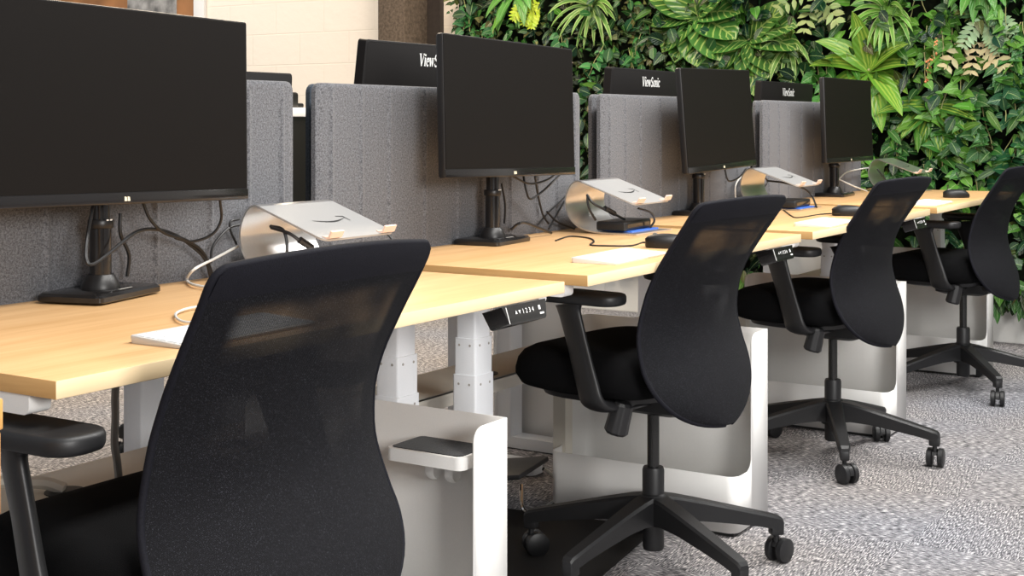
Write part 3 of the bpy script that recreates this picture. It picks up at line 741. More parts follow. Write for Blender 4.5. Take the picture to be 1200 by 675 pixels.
# ------------------------------------------------------------------ metal side caddies
def caddy_mesh(tall=.517, low=.157, W=.215, D=.56, strip=.112):
    P = []   # (x, y, top height)
    r = .03
    f0 = W-strip
    def path_y(x0_, y0_, y1_, n, hf):
        for i in range(n): P.append((x0_, y0_+(y1_-y0_)*i/n, hf))
    # front-to-back along the near side, starting at the front-left bend
    for a in range(0, 91, 15):
        P.append((r-r*math.sin(R(a)), r-r*math.cos(R(a)), low))
    for i in range(1, 6): P.append((0, r+(D-2*r)*i/5, low))
    for a in range(15, 91, 15): P.append((r-r*math.cos(R(a)), D-r+r*math.sin(R(a)), low))
    # back: rises through a fillet to full height
    for a in range(0, 91, 10): P.append((.055+.045*math.sin(R(a)), D, low+.045*(1-math.cos(R(a)))))
    P.append((.1005, D, tall-.03))
    for a in range(15, 91, 15): P.append((.1+.03*(1-math.cos(R(a))), D, tall-.03+.03*math.sin(R(a))))
    for a in range(0, 91, 15): P.append((W-r+r*math.sin(R(a)), D-r+r*math.cos(R(a)), tall))
    for i in range(1, 6): P.append((W, D-r-(D-r)*i/5, tall))
    # front: strip, then drops to the low lip
    c = .028
    P.append((f0+c, 0, tall))
    for a in range(15, 91, 15): P.append((f0+c-c*math.sin(R(a)), 0, tall-c+c*math.cos(R(a))))
    for a in range(0, 91, 10): P.append((f0-.001-.03*(1-math.cos(R(a))), 0, low+.03*(1-math.sin(R(a)))))
    m = MB(); b = m.bm
    lo = [b.verts.new((x, y, .012)) for x, y, h in P]; hi = [b.verts.new((x, y, h)) for x, y, h in P]
    n = len(P)
    for i in range(n):
        j = (i+1) % n; b.faces.new([lo[i], lo[j], hi[j], hi[i]])
    b.faces.new([b.verts.new((v.co.x, v.co.y, .012)) for v in lo])
    return m
def caddy(x_far, label, W=.215, D=.56, y=1.388, **kw):
    o = empty('metal_caddy', (x_far-W, y, 0)); tag(o, label, 'storage caddy', 'white metal caddies standing under the desks')
    s = caddy_mesh(W=W, D=D, **kw).build('shell', 'white', o, sharp=50)
    md = s.modifiers.new('thickness', 'SOLIDIFY'); md.thickness = .004; md.offset = 0
    p = MB(); p.box(.01, W-.01, .01, D-.01, 0, .011); p.build('dark_slab', 'dark', o)  # thin dark slab filling the gap below the shell
    return o
c1 = caddy(2.191, 'white metal caddy right of the nearest chair, holding a small felt-lined shelf')
caddy(3.518, 'white metal caddy directly behind the second chair base')
caddy(4.835, 'white metal caddy directly behind the third chair base')
caddy(6.157, 'white metal caddy behind the far chair, next to the brick wall')
# little shelf with felt and two hooks on the first caddy
W = .215; tx = W-.004
sh = MB(); sh.loft([[(x, y, z) for x, y in rrect(.058, .088, .016, 5, tx-.060, .108)] for z in (.437, .461)])
shelf = sh.build('side_shelf', 'white', c1)
fe = MB(); fe.loft([[(x, y, z) for x, y in rrect(.0505, .0805, .012, 5, tx-.060, .108)] for z in (.4605, .4625)]); fe.build('felt_liner', 'felt_dark', shelf)
for yy in (.105, .15):
    h = MB(); h.tube([(tx-.003, yy, .436), (tx-.006, yy, .41), (tx-.012, yy, .392), (tx-.026, yy, .388), (tx-.036, yy, .398), (tx-.036, yy, .412)], .010, 8, 4, flat=(.28, 1)); h.build('hook', 'white', c1)

# L-shaped panels of the storage on the other side
opl = ['white bent metal side panel under the desk opposite the nearest one', 'white bent metal side panel seen under the second desk beyond the footrest',
       'white bent metal side panel seen under the third desk', 'white bent metal side panel under the desk opposite the far one']
for i, xx in enumerate((2.60, 3.925, 5.25, 6.57)):
    if i == 3: xx = 6.5
    o = empty('side_panel', (xx, 2.20, 0)); tag(o, opl[i], 'panel', 'metal side panels on the far side')
    m = MB(); m.box(-.004, 0, 0, .26, .008, .53); m.box(-.12, -.002, .256, .26, .008, .53); m.build('bent_sheet', 'white', o)
    m = MB(); m.box(-.006, .002, -.001, .261, 0, .008); m.build('dark_slab', 'dark', o)  # thin dark strip below the bent sheet

# ------------------------------------------------------------------ chairs
def superellipse(hx, hy, n, k, cx=0, cy=0, taper=0):
    pts = []
    for i in range(k):
        a = 2*PI*i/k; c, s = math.cos(a), math.sin(a)
        x = hx*math.copysign(abs(c)**(2/n), c); y = hy*math.copysign(abs(s)**(2/n), s)
        pts.append((cx+x*(1-taper*(y/hy)), cy+y))
    return pts
ZB, ZT = .382, .900
rtab = [(.382, -.212), (.42, -.206), (.46, -.196), (.50, -.182), (.55, -.163), (.61, -.150), (.67, -.156), (.74, -.176), (.80, -.206), (.86, -.240), (.90, -.260)]
wtab = [(.52, .237), (.58, .232), (.64, .221), (.72, .212), (.80, .213), (.925, .218)]
def back_pt(u, z, off=0):
    zc = z
    w = smooth_tab(wtab, max(z, .53))
    if z < .53: w = .237*max(0, 1-((.53-z)/(.53-ZB))**2.2)**.52
    rt = .024
    if z > ZT-rt: w -= rt-math.sqrt(max(0, rt*rt-(z-(ZT-rt))**2))
    y = smooth_tab(rtab, z)
    wrap = .052 if z < .7 else .052-.030*min(1, (z-.7)/.2)
    return Vector((u*w, y+wrap*abs(u)**2.2*(w/.25)+off, z+.007*(1-u*u)*max(0, (z-.80)/.10)))
def make_chair():
    c = empty('office_chair', (0, 0, 0))
    # --- backrest cloth
    m = MB(); b = m.bm; uvl = b.loops.layers.uv.new('UVMap'); NU, NV = 28, 46
    zs = [ZB+(ZT-ZB)*(.5-.5*math.cos(PI*i/NV))*1.0 for i in range(NV+1)]
    zs[0] = ZB+.0004; G = []
    for i, z in enumerate(zs):
        G.append([b.verts.new(back_pt(-1+2*j/NU, z)) for j in range(NU+1)])
    for i in range(NV):
        for j in range(NU):
            f_ = b.faces.new([G[i][j], G[i][j+1], G[i+1][j+1], G[i+1][j]])
            for lp, (q, w_) in zip(f_.loops, ((j, i), (j+1, i), (j+1, i+1), (j, i+1))): lp[uvl].uv = (q/NU, (zs[w_]-ZB)/(ZT-ZB))
    o = m.build('backrest', 'backmesh', c, sharp=80)
    # --- rim frame running round the cloth
    pts = [back_pt(-1, z, .004) for z in zs] + [back_pt(-1+2*j/NU, ZT, .004) for j in range(1, NU)] + [back_pt(1, z, .004) for z in reversed(zs)]
    fr = MB(); fr.tube(pts, .0055, 8); fr.build('back_frame', 'rim', c, sharp=80)
    # hem: thicker doubled band inside the rim along the top
    hb = MB(); rings = []
    for z, o_ in ((ZT-.001, -.0015), (ZT-.010, -.0035), (ZT-.034, -.0032), (ZT-.041, -.0005)):
        rings.append([back_pt(-1+2*j/NU, z, o_) for j in range(NU+1)])
    hb.loft(rings, cap=False, closed=False); hb.build('top_hem', 'rim', c, sharp=80)
    # spine brackets low on the back
    br = MB()
    for sx in (-1, 1):
        br.tube([(sx*.05, -.02, .425), (sx*.07, -.12, .425), (sx*.09, -.150, .435), (sx*.10, -.14, .47)], [.014, .014, .012, .008], 8, 4, flat=(1, .7))
    br.box(-.10, .10, -.165, -.125, .415, .435, .006); br.build('back_bracket', 'plastic', c)
    for sx in (-1, 1):
        q = MB(); q.cyl((sx*.099, -.145, .425), (sx*.106, -.145, .425), .008, seg=10); q.build('bolt', 'gas', c)
    # --- seat
    s = MB(); rings = []
    cy = .086
    for z, k, dz in ((.448, .86, 0), (.455, .95, 0), (.475, 1, 0), (.505, 1, 0), (.528, .975, 0), (.543, .92, 0), (.551, .82, 0), (.554, .6, 0), (.555, .3, 0)):
        rg = []
        for x, y in superellipse(.243*k, .206*k, 4.4, 48, 0, cy, .03):
            wf = max(0, (y-.16)/.12); rg.append((x, y, z-(.016 if z > .5 else -.006)*wf*wf))
        rings.append(rg)
    s.loft(rings); s.build('seat', 'seatfab', c, sharp=80)
    p = MB(); p.loft([[(x, y, z) for x, y in superellipse(.222*k, .175*k, 3, 40, 0, .07)] for z, k in ((.428, .78), (.436, .95), (.449, .98))]); p.build('seat_pan', 'plastic', c)
    # --- mechanism, lever knob
    p = MB(); p.loft([[(x, y, z) for x, y in rrect(.075*k, .11*k, .02, 3, 0, -.01)] for z, k in ((.388, .7), (.398, .95), (.432, 1))]); p.build('tilt_mechanism', 'plastic', c)
    p = MB(); p.cyl((-.06, -.03, .422), (-.20, -.04, .428), .008, seg=10)
    a, d_ = Vector((-.205, -.045, .445)), Vector((-.212, -.030, .378))
    ax = (d_-a).normalized(); u = ax.orthogonal().normalized(); w_ = ax.cross(u); rings = []
    for t, rr in ((0, .018), (.006, .024), (.05, .026), (.068, .027), (.074, .022)):
        rings.append([a+ax*t+(u*math.cos(q)+w_*math.sin(q))*rr*(1+.035*math.cos(10*q)) for q in [2*PI*j/40 for j in range(40)]])
    p.loft(rings); p.build('tension_knob', 'plastic', c)
    # --- arms
    for sx in (-1, 1):
        a = MB()
        a.tube([(sx*.10, -.01, .436), (sx*.20, -.01, .434), (sx*.255, .0, .445), (sx*.262, .015, .49), (sx*.258, .045, .58), (sx*.256, .065, .64), (sx*.256, .070, .664)],
               [.022, .026, .031, .031, .029, .031, .038], 18, 6, flat=(.48, 1.5)).build('armrest_post', 'plastic', c, sharp=80)
        pd = MB(); rings = []
        for z, k in ((.663, .80), (.666, .95), (.672, 1), (.682, 1), (.687, .96), (.689, .88)):
            rings.append([(sx*.256+x*k, .05+y*(1-(1-k)*.4), z+.006) for x, y in rrect(.045, .125, .038, 7)])
        pd.loft(rings); pd.build('armrest_pad', 'plastic', c, sharp=60)
    # --- column
    g = MB(); g.lathe([(.0, .055), (.024, .055), (.026, .062), (.0265, .245), (.024, .252), (.0, .252)], seg=28); g.build('column_cover', 'plastic', c)
    g = MB(); g.lathe([(.0145, .25), (.0145, .39), (.024, .395), (.028, .41), (0, .41)], seg=24); g.build('gas_lift', 'gas', c)
    return c
def add_base(c, ang):
    """five-star base; ang = direction of the first leg in the chair's own frame"""
    hub = MB(); hub.lathe([(.027, .108), (.036, .110), (.040, .13), (.039, .165), (.034, .184), (.027, .19)], seg=30)
    base = hub.build('base_hub', 'plastic', c)
    for k in range(5):
        a = R(ang+72*k); M = Matrix.Rotation(a, 4, 'Z')
        m = MB(); rings = []
        for x, zt, zb, w in ((.022, .186, .118, .030), (.06, .180, .122, .026), (.12, .166, .118, .023), (.2, .146, .106, .020), (.27, .128, .094, .018), (.305, .119, .086, .0175), (.325, .113, .078, .016), (.332, .105, .076, .013)):
            rings.append([(x, -w*.75, zt), (x, w*.75, zt), (x, w, zt-.006), (x, w*.85, zb), (x, -w*.85, zb), (x, -w, zt-.006)])
        m.loft(rings); m.box(.300, .333, -.014, .014, .068, .098, .005)
        m.xf(M); m.build('base_leg', 'plastic', c, sharp=30)
        # twin-wheel caster, its own swivel
        sw = Matrix.Translation(M @ Vector((.317, 0, 0))) @ Matrix.Rotation(a+R(40+57*k), 4, 'Z') @ Matrix.Translation((-.012, 0, 0))
        q = MB(); q.lathe([(.007, .05), (.007, .072), (0, .072)], (.012, 0, 0), 12)
        q.loft([[(x*1.0, y, z) for x, z in [(.026*math.cos(t), .031+.026*math.sin(t)) for t in [R(v) for v in range(20, 200, 15)]]] for y in (-.007, .007)])
        q.xf(sw); ca = q.build('caster', 'plastic', c)
        wh = MB()
        for y0, y1 in ((-.026, -.0075), (.0075, .026)):
            s_ = -1 if y0 < 0 else 1
            e0, e1 = (y0, y1)
            wh.lathe([(.0, e0), (.024, e0), (.0295, e0+.003), (.0295, e1-.003), (.024, e1), (.0, e1)], (0, 0, .0298), 26, 'y')
        wh.xf(sw); wh.build('caster_wheel', 'plastic', ca)
chairs = [((1.380, 1.345), 0, 20, 5, 'black mesh office chair nearest the camera, seen from behind at bottom left'),
          ((2.957, 1.455), -5, 99, -1, 'black mesh office chair in the middle, in front of the second desk'),
          ((4.28, 1.464), -6, -11, -1, 'black mesh office chair third from the camera, on the open carpet'),
          ((5.65, 1.39), -5, 73, 0, 'black mesh office chair furthest away, cut by the right edge')]
proto = make_chair()
cl = [proto]
for i in range(1, 4): cl.append(copy_tree(proto))
for c, ((x, y), yaw, a0, lean, lab) in zip(cl, chairs):
    Mb = Matrix.Translation((0, -.15, .56)) @ Matrix.Rotation(R(-lean), 4, 'X') @ Matrix.Translation((0, .15, -.56))
    for ch in c.children:
        if ch.name.split('.')[0] in ('backrest', 'back_frame', 'top_hem'): ch.matrix_local = Mb      # each back reclines a little differently
    c.location = (x, y, 0); c.rotation_euler = (0, 0, R(yaw))
    tag(c, lab, 'chair', 'black office chairs along the near row')
    if c is proto:          # its arms are set a little further forward
        for ch in c.children:
            if ch.name.startswith('armrest'): ch.location = (0, .035, .006)
    add_base(c, a0-yaw)
# chairs of the other row, glimpsed under the desks
for (x, y, yaw, lab) in ((1.95, 3.15, 178, 'black office chair beyond the screens, glimpsed under the nearest desk'),
                         (3.20, 3.10, 176, 'black office chair beyond the screens, glimpsed under the second desk')):
    c = copy_tree(proto)
    for ch in list(c.children_recursive):
        if ch.name.split('.')[0] in ('base_leg', 'base_hub', 'caster', 'caster_wheel'): bpy.data.objects.remove(ch)
    c.location = (x, y, 0); c.rotation_euler = (0, 0, R(yaw)); add_base(c, 15)
    tag(c, lab, 'chair', 'black office chairs on the far side')

# ------------------------------------------------------------------ floor things
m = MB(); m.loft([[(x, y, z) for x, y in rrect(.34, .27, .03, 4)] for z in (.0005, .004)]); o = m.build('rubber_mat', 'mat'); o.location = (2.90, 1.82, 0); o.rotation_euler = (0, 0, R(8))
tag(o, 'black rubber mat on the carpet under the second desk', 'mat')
o = empty('footrest', (3.32, 2.10, 0), R(10)); tag(o, 'black footrest with bent chrome leg under the second desk', 'footrest')
m = MB(); m.box(-.17, .06, -.12, .12, .085, .10, .004, 2, Matrix.Rotation(R(-8), 4, 'X')); m.build('foot_board', 'plastic', o)
m = MB(); m.tube([(.03, -.1, .085), (.06, -.13, .05), (.05, -.15, .012), (-.05, -.15, .008), (-.16, -.15, .008), (-.18, -.12, .03), (-.14, -.1, .08)], .006, 8, 6); m.build('chrome_leg', 'chrome', o)
# wooden side table cut by the left edge
o = empty('wooden_table', (.782, 1.02, 0)); tag(o, 'orange wooden table with a drawer, only its corner showing at the left edge', 'table')
m = MB(); m.box(-.5, 0, 0, .4, .805, .833, .002); m.build('tabletop', 'oldwood', o)
m = MB(); m.box(-.5, -.001, .002, .397, .73, .8035, .002); dr = m.build('drawer', 'oldwood', o)
m = MB(); m.lathe([(.008, 0), (.006, -.01), (.012, -.018), (0, -.02)], (-.25, .003, .765), 12, 'y'); m.build('knob', 'cable_g', dr)
for x_ in (-.48, -.05):
    for y_ in (.05, .35):
        m = MB(); m.box(x_-.02, x_+.02, y_-.02, y_+.02, 0, .73, .002); m.build('leg', 'oldwood', o)
# cabinet with white top and black boxes seen through the gap between the screens
o = empty('storage_cabinet', (5.3, 4.7, 0)); tag(o, 'dark cabinet with a white top seen through the gap between the first two screens', 'cabinet')
m = MB(); m.box(-.35, .12, -.2, .2, 0, 1.11, .005); m.build('body', 'bezel', o)
m = MB(); m.box(-.37, .13, -.21, .21, 1.11, 1.155, .004); m.build('top', 'white', o)
for y_ in (.28, .56, .84):
    m = MB(); m.box(-.352, -.35, -.19, .19, y_-.003, y_+.003); m.build('drawer_gap', 'cable_g', o)
m = MB(); m.box(5.0, 5.30, 4.6, 4.85, 1.155, 1.235, .015, 3); m.box(5.30, 5.36, 4.62, 4.8, 1.155, 1.18, .008, 2); q = m.build('office_phone', 'plastic')
tag(q, 'black office device on the white cabinet top in the first gap', 'device')

# framed board high on the cream wall
o = empty('framed_board', (WX, 7.8, 2.1)); tag(o, 'brown board with grey photograph in a white frame above the nearest monitor', 'picture')
m = MB()
m.box(-.03, -.001, -.90, -.80, -.45, .7, .003); m.box(-.03, -.001, .80, .90, -.45, .7, .003); m.box(-.03, -.001, -.8, .8, .62, .7, .003); m.box(-.03, -.001, -.8, .8, -.45, -.37, .003); m.build('frame', 'white', o)
m = MB(); m.box(-.012, -.0008, -.8, .8, -.37, .62); m.build('board', 'brown', o)
m = MB(); m.box(-.016, -.012, -.62, -.12, -.33, .30); m.build('photograph', 'photo', o)

# ------------------------------------------------------------------ living wall
class Leaves:
    def __init__(s):
        s.bm = bmesh.new(); s.uv = s.bm.loops.layers.uv.new('UVMap'); s.col = s.bm.loops.layers.float_color.new('leafcol')
    def leaf(s, base, d, nrm, L, W, droop, col, shape='lance', seg=5, fold=.15):
        d = Vector(d).normalized(); n = Vector(nrm); n = (n-d*n.dot(d))
        if n.length < 1e-4: n = d.orthogonal()
        n.normalize(); side = d.cross(n)
        P = Vector(base); rows = []
        for i in range(seg+1):
            t = i/seg
            if shape == 'lance': w = math.sin(PI*(t*.92+.06)**.8)**.9
            elif shape == 'strap': w = min(1, .35+t*3)*(1-t**3)**.8
            elif shape == 'heart': w = (math.sin(PI*min(1, (t*.95+.13))**.62))**.8 if t < .99 else 0
            elif shape == 'broad': w = math.sin(PI*(t*.96+.02)**.85)**.7
            elif shape == 'lobed': w = (math.sin(PI*(t*.94+.05)**.75)**.8)*(1 if i % 2 else .5)
            w = max(0, w)*W/2
            if i == seg: w = W*.01
            c = P; f_ = n*(fold*w)
            rows.append((s.bm.verts.new(c+side*w+f_), s.bm.verts.new(c), s.bm.verts.new(c-side*w+f_)))
            P = P + d*(L/seg)
            # bend downwards
            d2 = (d+Vector((0, 0, -1))*droop/seg).normalized(); n = (n-d2*n.dot(d2)).normalized(); d = d2; side = d.cross(n)
        for i in range(seg):
            a, b = rows[i], rows[i+1]
            for k in range(2):
                f_ = s.bm.faces.new([a[k], a[k+1], b[k+1], b[k]]); f_.smooth = True
                us = ((k*.5, i/seg), ((k+1)*.5, i/seg), ((k+1)*.5, (i+1)/seg), (k*.5, (i+1)/seg))
                for lp, q in zip(f_.loops, us): lp[s.uv].uv = q; lp[s.col] = (*col, 1)
    def build(s, name, mat, parent=None):
        me = bpy.data.meshes.new(name); s.bm.to_mesh(me); s.bm.free(); me.materials.append(MT[mat])
        o = bpy.data.objects.new(name, me); C.objects.link(o)
        if parent: o.parent = parent
        return o
rnd = random.Random(11)
def jit(c, a=.25):
    k = 1+rnd.uniform(-a, a); return (c[0]*k*(1+rnd.uniform(-.1, .1)), c[1]*k, c[2]*k)
GREENS = [(.022, .085, .012), (.014, .055, .012), (.05, .16, .018), (.008, .040, .014), (.09, .22, .03), (.03, .07, .025)]
DULL = [(.025, .036, .009), (.06, .07, .018), (.014, .024, .008), (.11, .105, .035), (.02, .045, .010)]
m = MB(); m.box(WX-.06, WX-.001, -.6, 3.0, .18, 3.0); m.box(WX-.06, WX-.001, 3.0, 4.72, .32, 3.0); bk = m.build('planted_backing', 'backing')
tag(bk, 'dark planted backing board of the green wall', 'green wall')
WL = WX-.06
def filler(name, y0, y1, n, pal, sz, shape, mat, label, depth=.12):
    lv = Leaves()
    for i in range(n):
        y = rnd.uniform(y0, y1); z = rnd.uniform(.17, 1.95); x = WL-rnd.uniform(0, depth)
        if z < .25 and rnd.random() < .5: continue
        if z < (.36 if y > 3 else .22): continue
        a = rnd.uniform(0, 2*PI); dv = Vector((-rnd.uniform(.15, .9), math.cos(a), math.sin(a)*.8-.35))
        nv = Vector((-1, rnd.uniform(-.6, .6), rnd.uniform(-.2, .8)))
        L = rnd.uniform(*sz)
        lv.leaf((x, y, z), dv, nv, L, L*rnd.uniform(.55, .8) if shape != 'lance' else L*.3, rnd.uniform(.1, .9), jit(rnd.choice(pal), .5), shape, 4)
    o = lv.build(name, mat); tag(o, label, 'foliage', kind='stuff'); return o
filler('small_leaf_filler', 3.0, 4.72, 3400, DULL+GREENS[:2], (.022, .06), 'heart', 'leaf', 'dull small leaves filling the left end of the green wall')
filler('leafy_filler', 1.0, 3.3, 1500, GREENS+DULL[:2], (.03, .09), 'heart', 'leaf', 'mixed green leaves filling the middle and right of the wall')
filler('ivy_filler', -.55, 1.3, 700, GREENS, (.04, .09), 'heart', 'leaf', 'green leaves filling the wall behind the far chair')
filler('glossy_filler', .4, 4.6, 700, [(.006, .03, .015), (.010, .045, .018), (.014, .06, .014)], (.05, .10), 'broad', 'leaf', 'dark glossy leaves scattered through the green wall', .16)
filler('lance_leaf_filler', .4, 4.6, 900, GREENS, (.07, .16), 'lance', 'leaf', 'thin pointed leaves scattered through the green wall', .14)
lv = Leaves()
for k in range(700):       # leaf tips hanging below the planting edge
    y = rnd.uniform(.6, 4.6); lv.leaf((WL-rnd.uniform(.0, .08), y, rnd.uniform(.20, .30)+(.12 if y > 3 else 0)), (-.3, rnd.uniform(-.5, .5), -1), (-1, 0, .2), rnd.uniform(.05, .12), .04, .3, jit(rnd.choice(GREENS+DULL)), 'lance', 4)
o = lv.build('hanging_tips', 'leaf'); tag(o, 'drooping leaf tips along the lower edge of the green wall', 'foliage', kind='stuff')

def plant(name, y, z, label, cat='plant', group=None):
    o = empty(name, (WL-.03, y, z)); tag(o, label, cat, group); return o
def rosette(name, y, z, n, L, W, col, mat, label, droop=1.2, shape='strap', out=.9, spread=(0, 360), seg=8, group=None):
    o = plant(name, y, z, label, group=group); lv = Leaves()
    for k in range(n):
        a = R(spread[0]+(spread[1]-spread[0])*(k+.5)/n+rnd.uniform(-9, 9))
        d_ = Vector((-out*rnd.uniform(.35, 1), math.cos(a), math.sin(a)+.15))
        l_ = L*rnd.uniform(.8, 1.1)
        lv.leaf((-.04, 0, 0), d_, Vector((-1, 0, .9)), l_, W*rnd.uniform(.85, 1.15), droop*rnd.uniform(.7, 1.2), jit(col, .2), shape, seg, .25)
    lv.build('leaves', mat, o)
    st = MB(); st.tube([(.04, 0, -.02), (0, 0, 0), (-.05, 0, .005)], [.008, .010, .006], 8); st.build('stem', 'stem', o)
    return o
SG = (.11, .24, .045)
rosette('spider_plant', 3.75, 1.74, 18, .27, .028, SG, 'leaf_e', 'spiky narrow-leaved plant above the right corner of the middle monitor', 1.5)
rosette('spider_plant', 2.575, 1.475, 16, .22, .028, SG, 'leaf_e', 'spiky narrow-leaved plant drooping just above the far turned-away monitor', 1.9)
rosette('spider_plant', 2.06, 1.64, 18, .24, .026, (.13, .32, .05), 'leaf_e', 'spiky narrow-leaved plant at the top, directly above the smallest monitor', 1.7)
rosette('broad_leaf_plant', 4.25, 1.86, 9, .26, .06, (.10, .26, .05), 'leaf', 'drooping long-leaved plant at the top above the middle monitor', 1.5, 'lance', .7, (190, 350))
rosette('broad_leaf_plant', 1.60, 1.80, 11, .26, .06, (.07, .22, .035), 'leaf', 'long-leaved plant hanging from the top edge near the right corner', 1.5, 'lance', .7, (190, 350))
rosette('dracaena', 2.15, 1.345, 12, .31, .10, (.10, .24, .025), 'leaf_l', 'yellow-striped dracaena fanning out above the right of the smallest monitor', .9, 'lance', .45)
rosette('dracaena', 1.82, 1.16, 9, .29, .095, (.05, .16, .025), 'leaf_l', 'green dracaena with drooping broad leaves above the third chair', .9, 'lance', .4, (170, 370))
CG = (.045, .13, .025)
rosette('prayer_plant', 3.10, 1.66, 12, .33, .20, CG, 'leaf_f', 'large feather-striped prayer plant at the top above the third monitor', .5, 'broad', .28, (-20, 330), 9)
rosette('prayer_plant', 2.80, 1.52, 9, .30, .18, CG, 'leaf_f', 'feather-striped prayer plant just right of the largest striped one', .6, 'broad', .28, (120, 360), 9)
# ferns: a stalk with leaflets
def fern(name, y, z, n, L, col, label, lobes=8):
    o = plant(name, y, z, label); lv = Leaves()
    for k in range(n):
        a = R(rnd.uniform(180, 360)); d_ = Vector((-.5, math.cos(a), math.sin(a))).normalized(); l_ = L*rnd.uniform(.7, 1.1)
        p_ = Vector((-.05, 0, 0))
        for j in range(lobes):
            p_ = p_+d_*(l_/lobes); d_ = (d_+Vector((0, 0, -.12))).normalized(); sd = d_.cross(Vector((-1, 0, 0))).normalized()
            for s_ in (-1, 1):
                ll = l_*.24*math.sin(PI*(j+1.2)/(lobes+2))+.012
                lv.leaf(p_, sd*s_+d_*.5, (-1, 0, .3), ll, ll*.45, .3, jit(col, .2), 'lance', 3)
        lv.leaf(p_, d_, (-1, 0, .3), l_*.12, l_*.05, .3, jit(col, .2), 'lance', 3)
    lv.build('fronds', 'leaf', o)
fern('fern', 4.10, 1.80, 5, .20, (.36, .48, .03), 'bright yellow-green fern at the top edge above the middle monitor')
fern('fern', 2.42, 1.76, 6, .22, (.26, .34, .13), 'pale oak-leaved fern at the top edge left of the highest spiky plant', 5)
fern('fern', 1.56, 1.60, 5, .18, (.24, .36, .20), 'pale silvery fern near the top right of the wall')
fern('fern', 1.60, 1.50, 4, .20, (.42, .36, .20), 'dry tan leaf cluster hanging near the right of the wall', 5)
def ivy(y, z, n, ln, col, label, mat='leaf', sz=.06, grp=None):
    o = plant('ivy_vine', y, z, label, 'ivy', grp); lv = Leaves(); st = MB()
    for v in range(n):
        p_ = Vector((-rnd.uniform(.02, .08), rnd.uniform(-.05, .05), 0)); d_ = Vector((-.15, rnd.uniform(-.5, .5), -1)).normalized(); pts = [p_.copy()]
        k = int(ln/.035)
        for j in range(k):
            p_ = p_+d_*.035; d_ = (d_+Vector((rnd.uniform(-.1, .1), rnd.uniform(-.25, .25), -.1))).normalized(); p_.x = max(min(p_.x, -.02), -.12); pts.append(p_.copy())
            for s_ in (-1, 1):
                if rnd.random() < .38: continue
                dd = Vector((-.5, s_*rnd.uniform(.4, 1), rnd.uniform(-.9, .3)))
                L = sz*rnd.uniform(.45, 1.15)
                lv.leaf(p_+dd*.015, dd, (-1, rnd.uniform(-1.1, 1.1), rnd.uniform(-.3, .9)), L, L*.75, .5, jit(col, .3), 'heart', 5, .2)
        st.tube(pts, .0022, 5)
    lv.build('leaves', mat, o); st.build('vine_stem', 'stem', o)
IV1 = 'ivy vines in the dark left part of the green wall'; IV2 = 'bright ivy vines on the right of the green wall'
for (y, z) in ((4.62, 1.82), (4.42, 1.80), (4.50, 1.66), (3.92, 1.62), (3.66, 1.52), (3.48, 1.50), (3.40, 1.66), (3.50, 1.36), (3.60, 1.22)):
    ivy(y, z, 2, .22, (.035, .15, .04), 'dark green ivy hanging in the left half of the green wall', 'leaf', .065, IV1)
for (y, z) in ((2.42, 1.44), (1.93, 1.70), (1.84, 1.56), (1.75, 1.66), (1.66, 1.38), (1.52, 1.66), (1.44, 1.56), (1.46, 1.36), (1.36, 1.24), (1.56, 1.22), (1.72, 1.12), (1.42, 1.02), (1.62, .96), (1.3, 1.5), (1.22, 1.7), (1.26, 1.0), (1.95, 1.02), (2.2, 1.05), (1.85, .9)):
    ivy(y, z, 2, .30, rnd.choice([(.04, .15, .025), (.03, .11, .025), (.08, .22, .03), (.02, .09, .035)]), 'bright green heart-leaved ivy hanging on the right part of the green wall', 'leaf', .085, IV2)
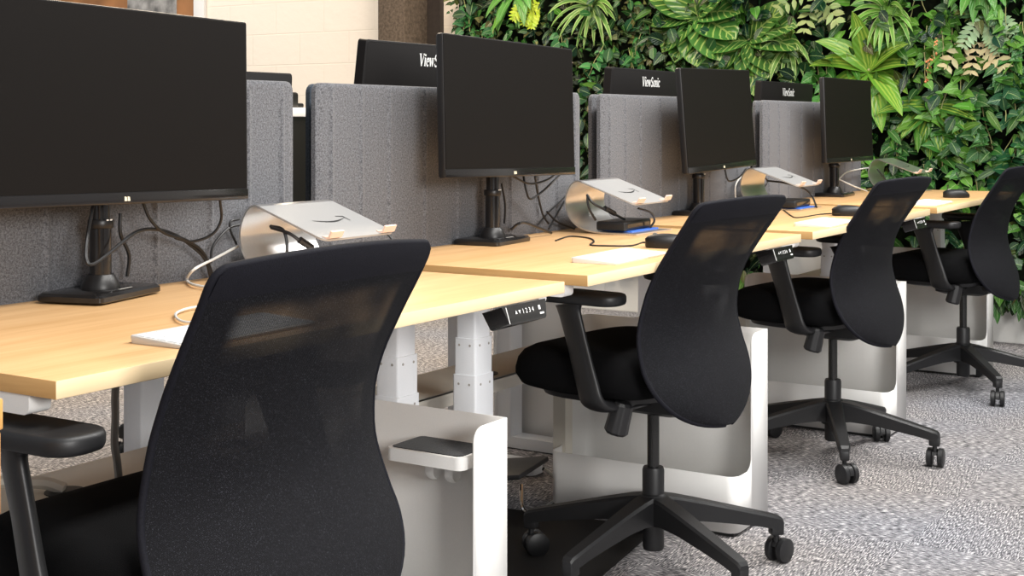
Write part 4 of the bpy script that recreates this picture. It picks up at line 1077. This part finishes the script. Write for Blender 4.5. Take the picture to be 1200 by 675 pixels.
def blooms(y, z, label, col='petal'):
    o = plant('flower_spray', y, z, label, 'flower'); st = MB(); st.tube([(-.1, 0, 0), (-.13, .005, -.06), (-.12, -.005, -.13)], .0025, 5); st.build('stalk', 'stem', o)
    fl_ = MB()
    for k in range(22):
        t = k/22; q = Vector((-.115+rnd.uniform(-.012, .012), rnd.uniform(-.014, .014), -.01-.12*t)); r_ = .006
        fl_.loft([[(q.x+r_*s*math.cos(a), q.y+r_*s*math.sin(a), q.z+h) for a in [2*PI*j/6 for j in range(6)]] for h, s in ((-.006, .2), (0, 1), (.006, .3))])
    fl_.build('buds', col, o)
blooms(1.80, 1.50, 'small orange bloom spray among the ivy, upper of two'); blooms(1.83, 1.40, 'small orange bloom spray among the ivy, lower of two')
blooms(3.86, 1.46, 'pale dry flower spray just above the right corner of the middle monitor', 'pink')

# ------------------------------------------------------------------ light
w = bpy.data.worlds.new('world'); scn.world = w; w.use_nodes = True
w.node_tree.nodes['Background'].inputs[0].default_value = (.96, .97, 1, 1); w.node_tree.nodes['Background'].inputs[1].default_value = .42
def area(name, loc, target, sx, sy, power, col=(1, 1, 1)):
    l = bpy.data.lights.new(name, 'AREA'); l.shape = 'RECTANGLE'; l.size = sx; l.size_y = sy; l.energy = power; l.color = col
    o = bpy.data.objects.new(name, l); C.objects.link(o); o.location = loc
    o.rotation_euler = (Vector(target)-Vector(loc)).to_track_quat('-Z', 'Y').to_euler(); return o
area('window_daylight', (-.6, -3.2, 2.1), (3.0, 1.8, .7), 1.4, 1.2, 220, (1, .98, .95))
area('ceiling_lamp', (2.2, .3, 3.0), (2.2, .9, 0), 3.0, .5, 112, (1, .98, .94))
area('ceiling_lamp', (5.2, .3, 3.0), (5.4, 1.1, 0), 3.0, .5, 120, (1, .98, .94))
area('ceiling_lamp', (4.6, 3.8, 3.0), (4.6, 3.6, 0), 3.0, .8, 150, (1, .84, .64))
area('ceiling_lamp', (5.0, 7.0, 2.9), (7.0, 7.0, 1.6), 2.0, .8, 45, (1, .95, .87))

# ------------------------------------------------------------------ camera
cam = bpy.data.cameras.new('camera'); co = bpy.data.objects.new('camera', cam); C.objects.link(co)
TH = math.atan(1004/1600)
co.location = (0, 0, 1.075); co.rotation_euler = (PI/2, 0, TH-PI/2)
cam.sensor_fit = 'HORIZONTAL'; cam.sensor_width = 36; cam.lens = 36*1600/1200
cam.shift_y = -(337.5-145)/1200; cam.clip_start = .05
scn.camera = co
vs = scn.view_settings; vs.view_transform = 'Standard'; vs.look = 'None'; vs.exposure = 0; vs.gamma = 1; vs.use_curve_mapping = False
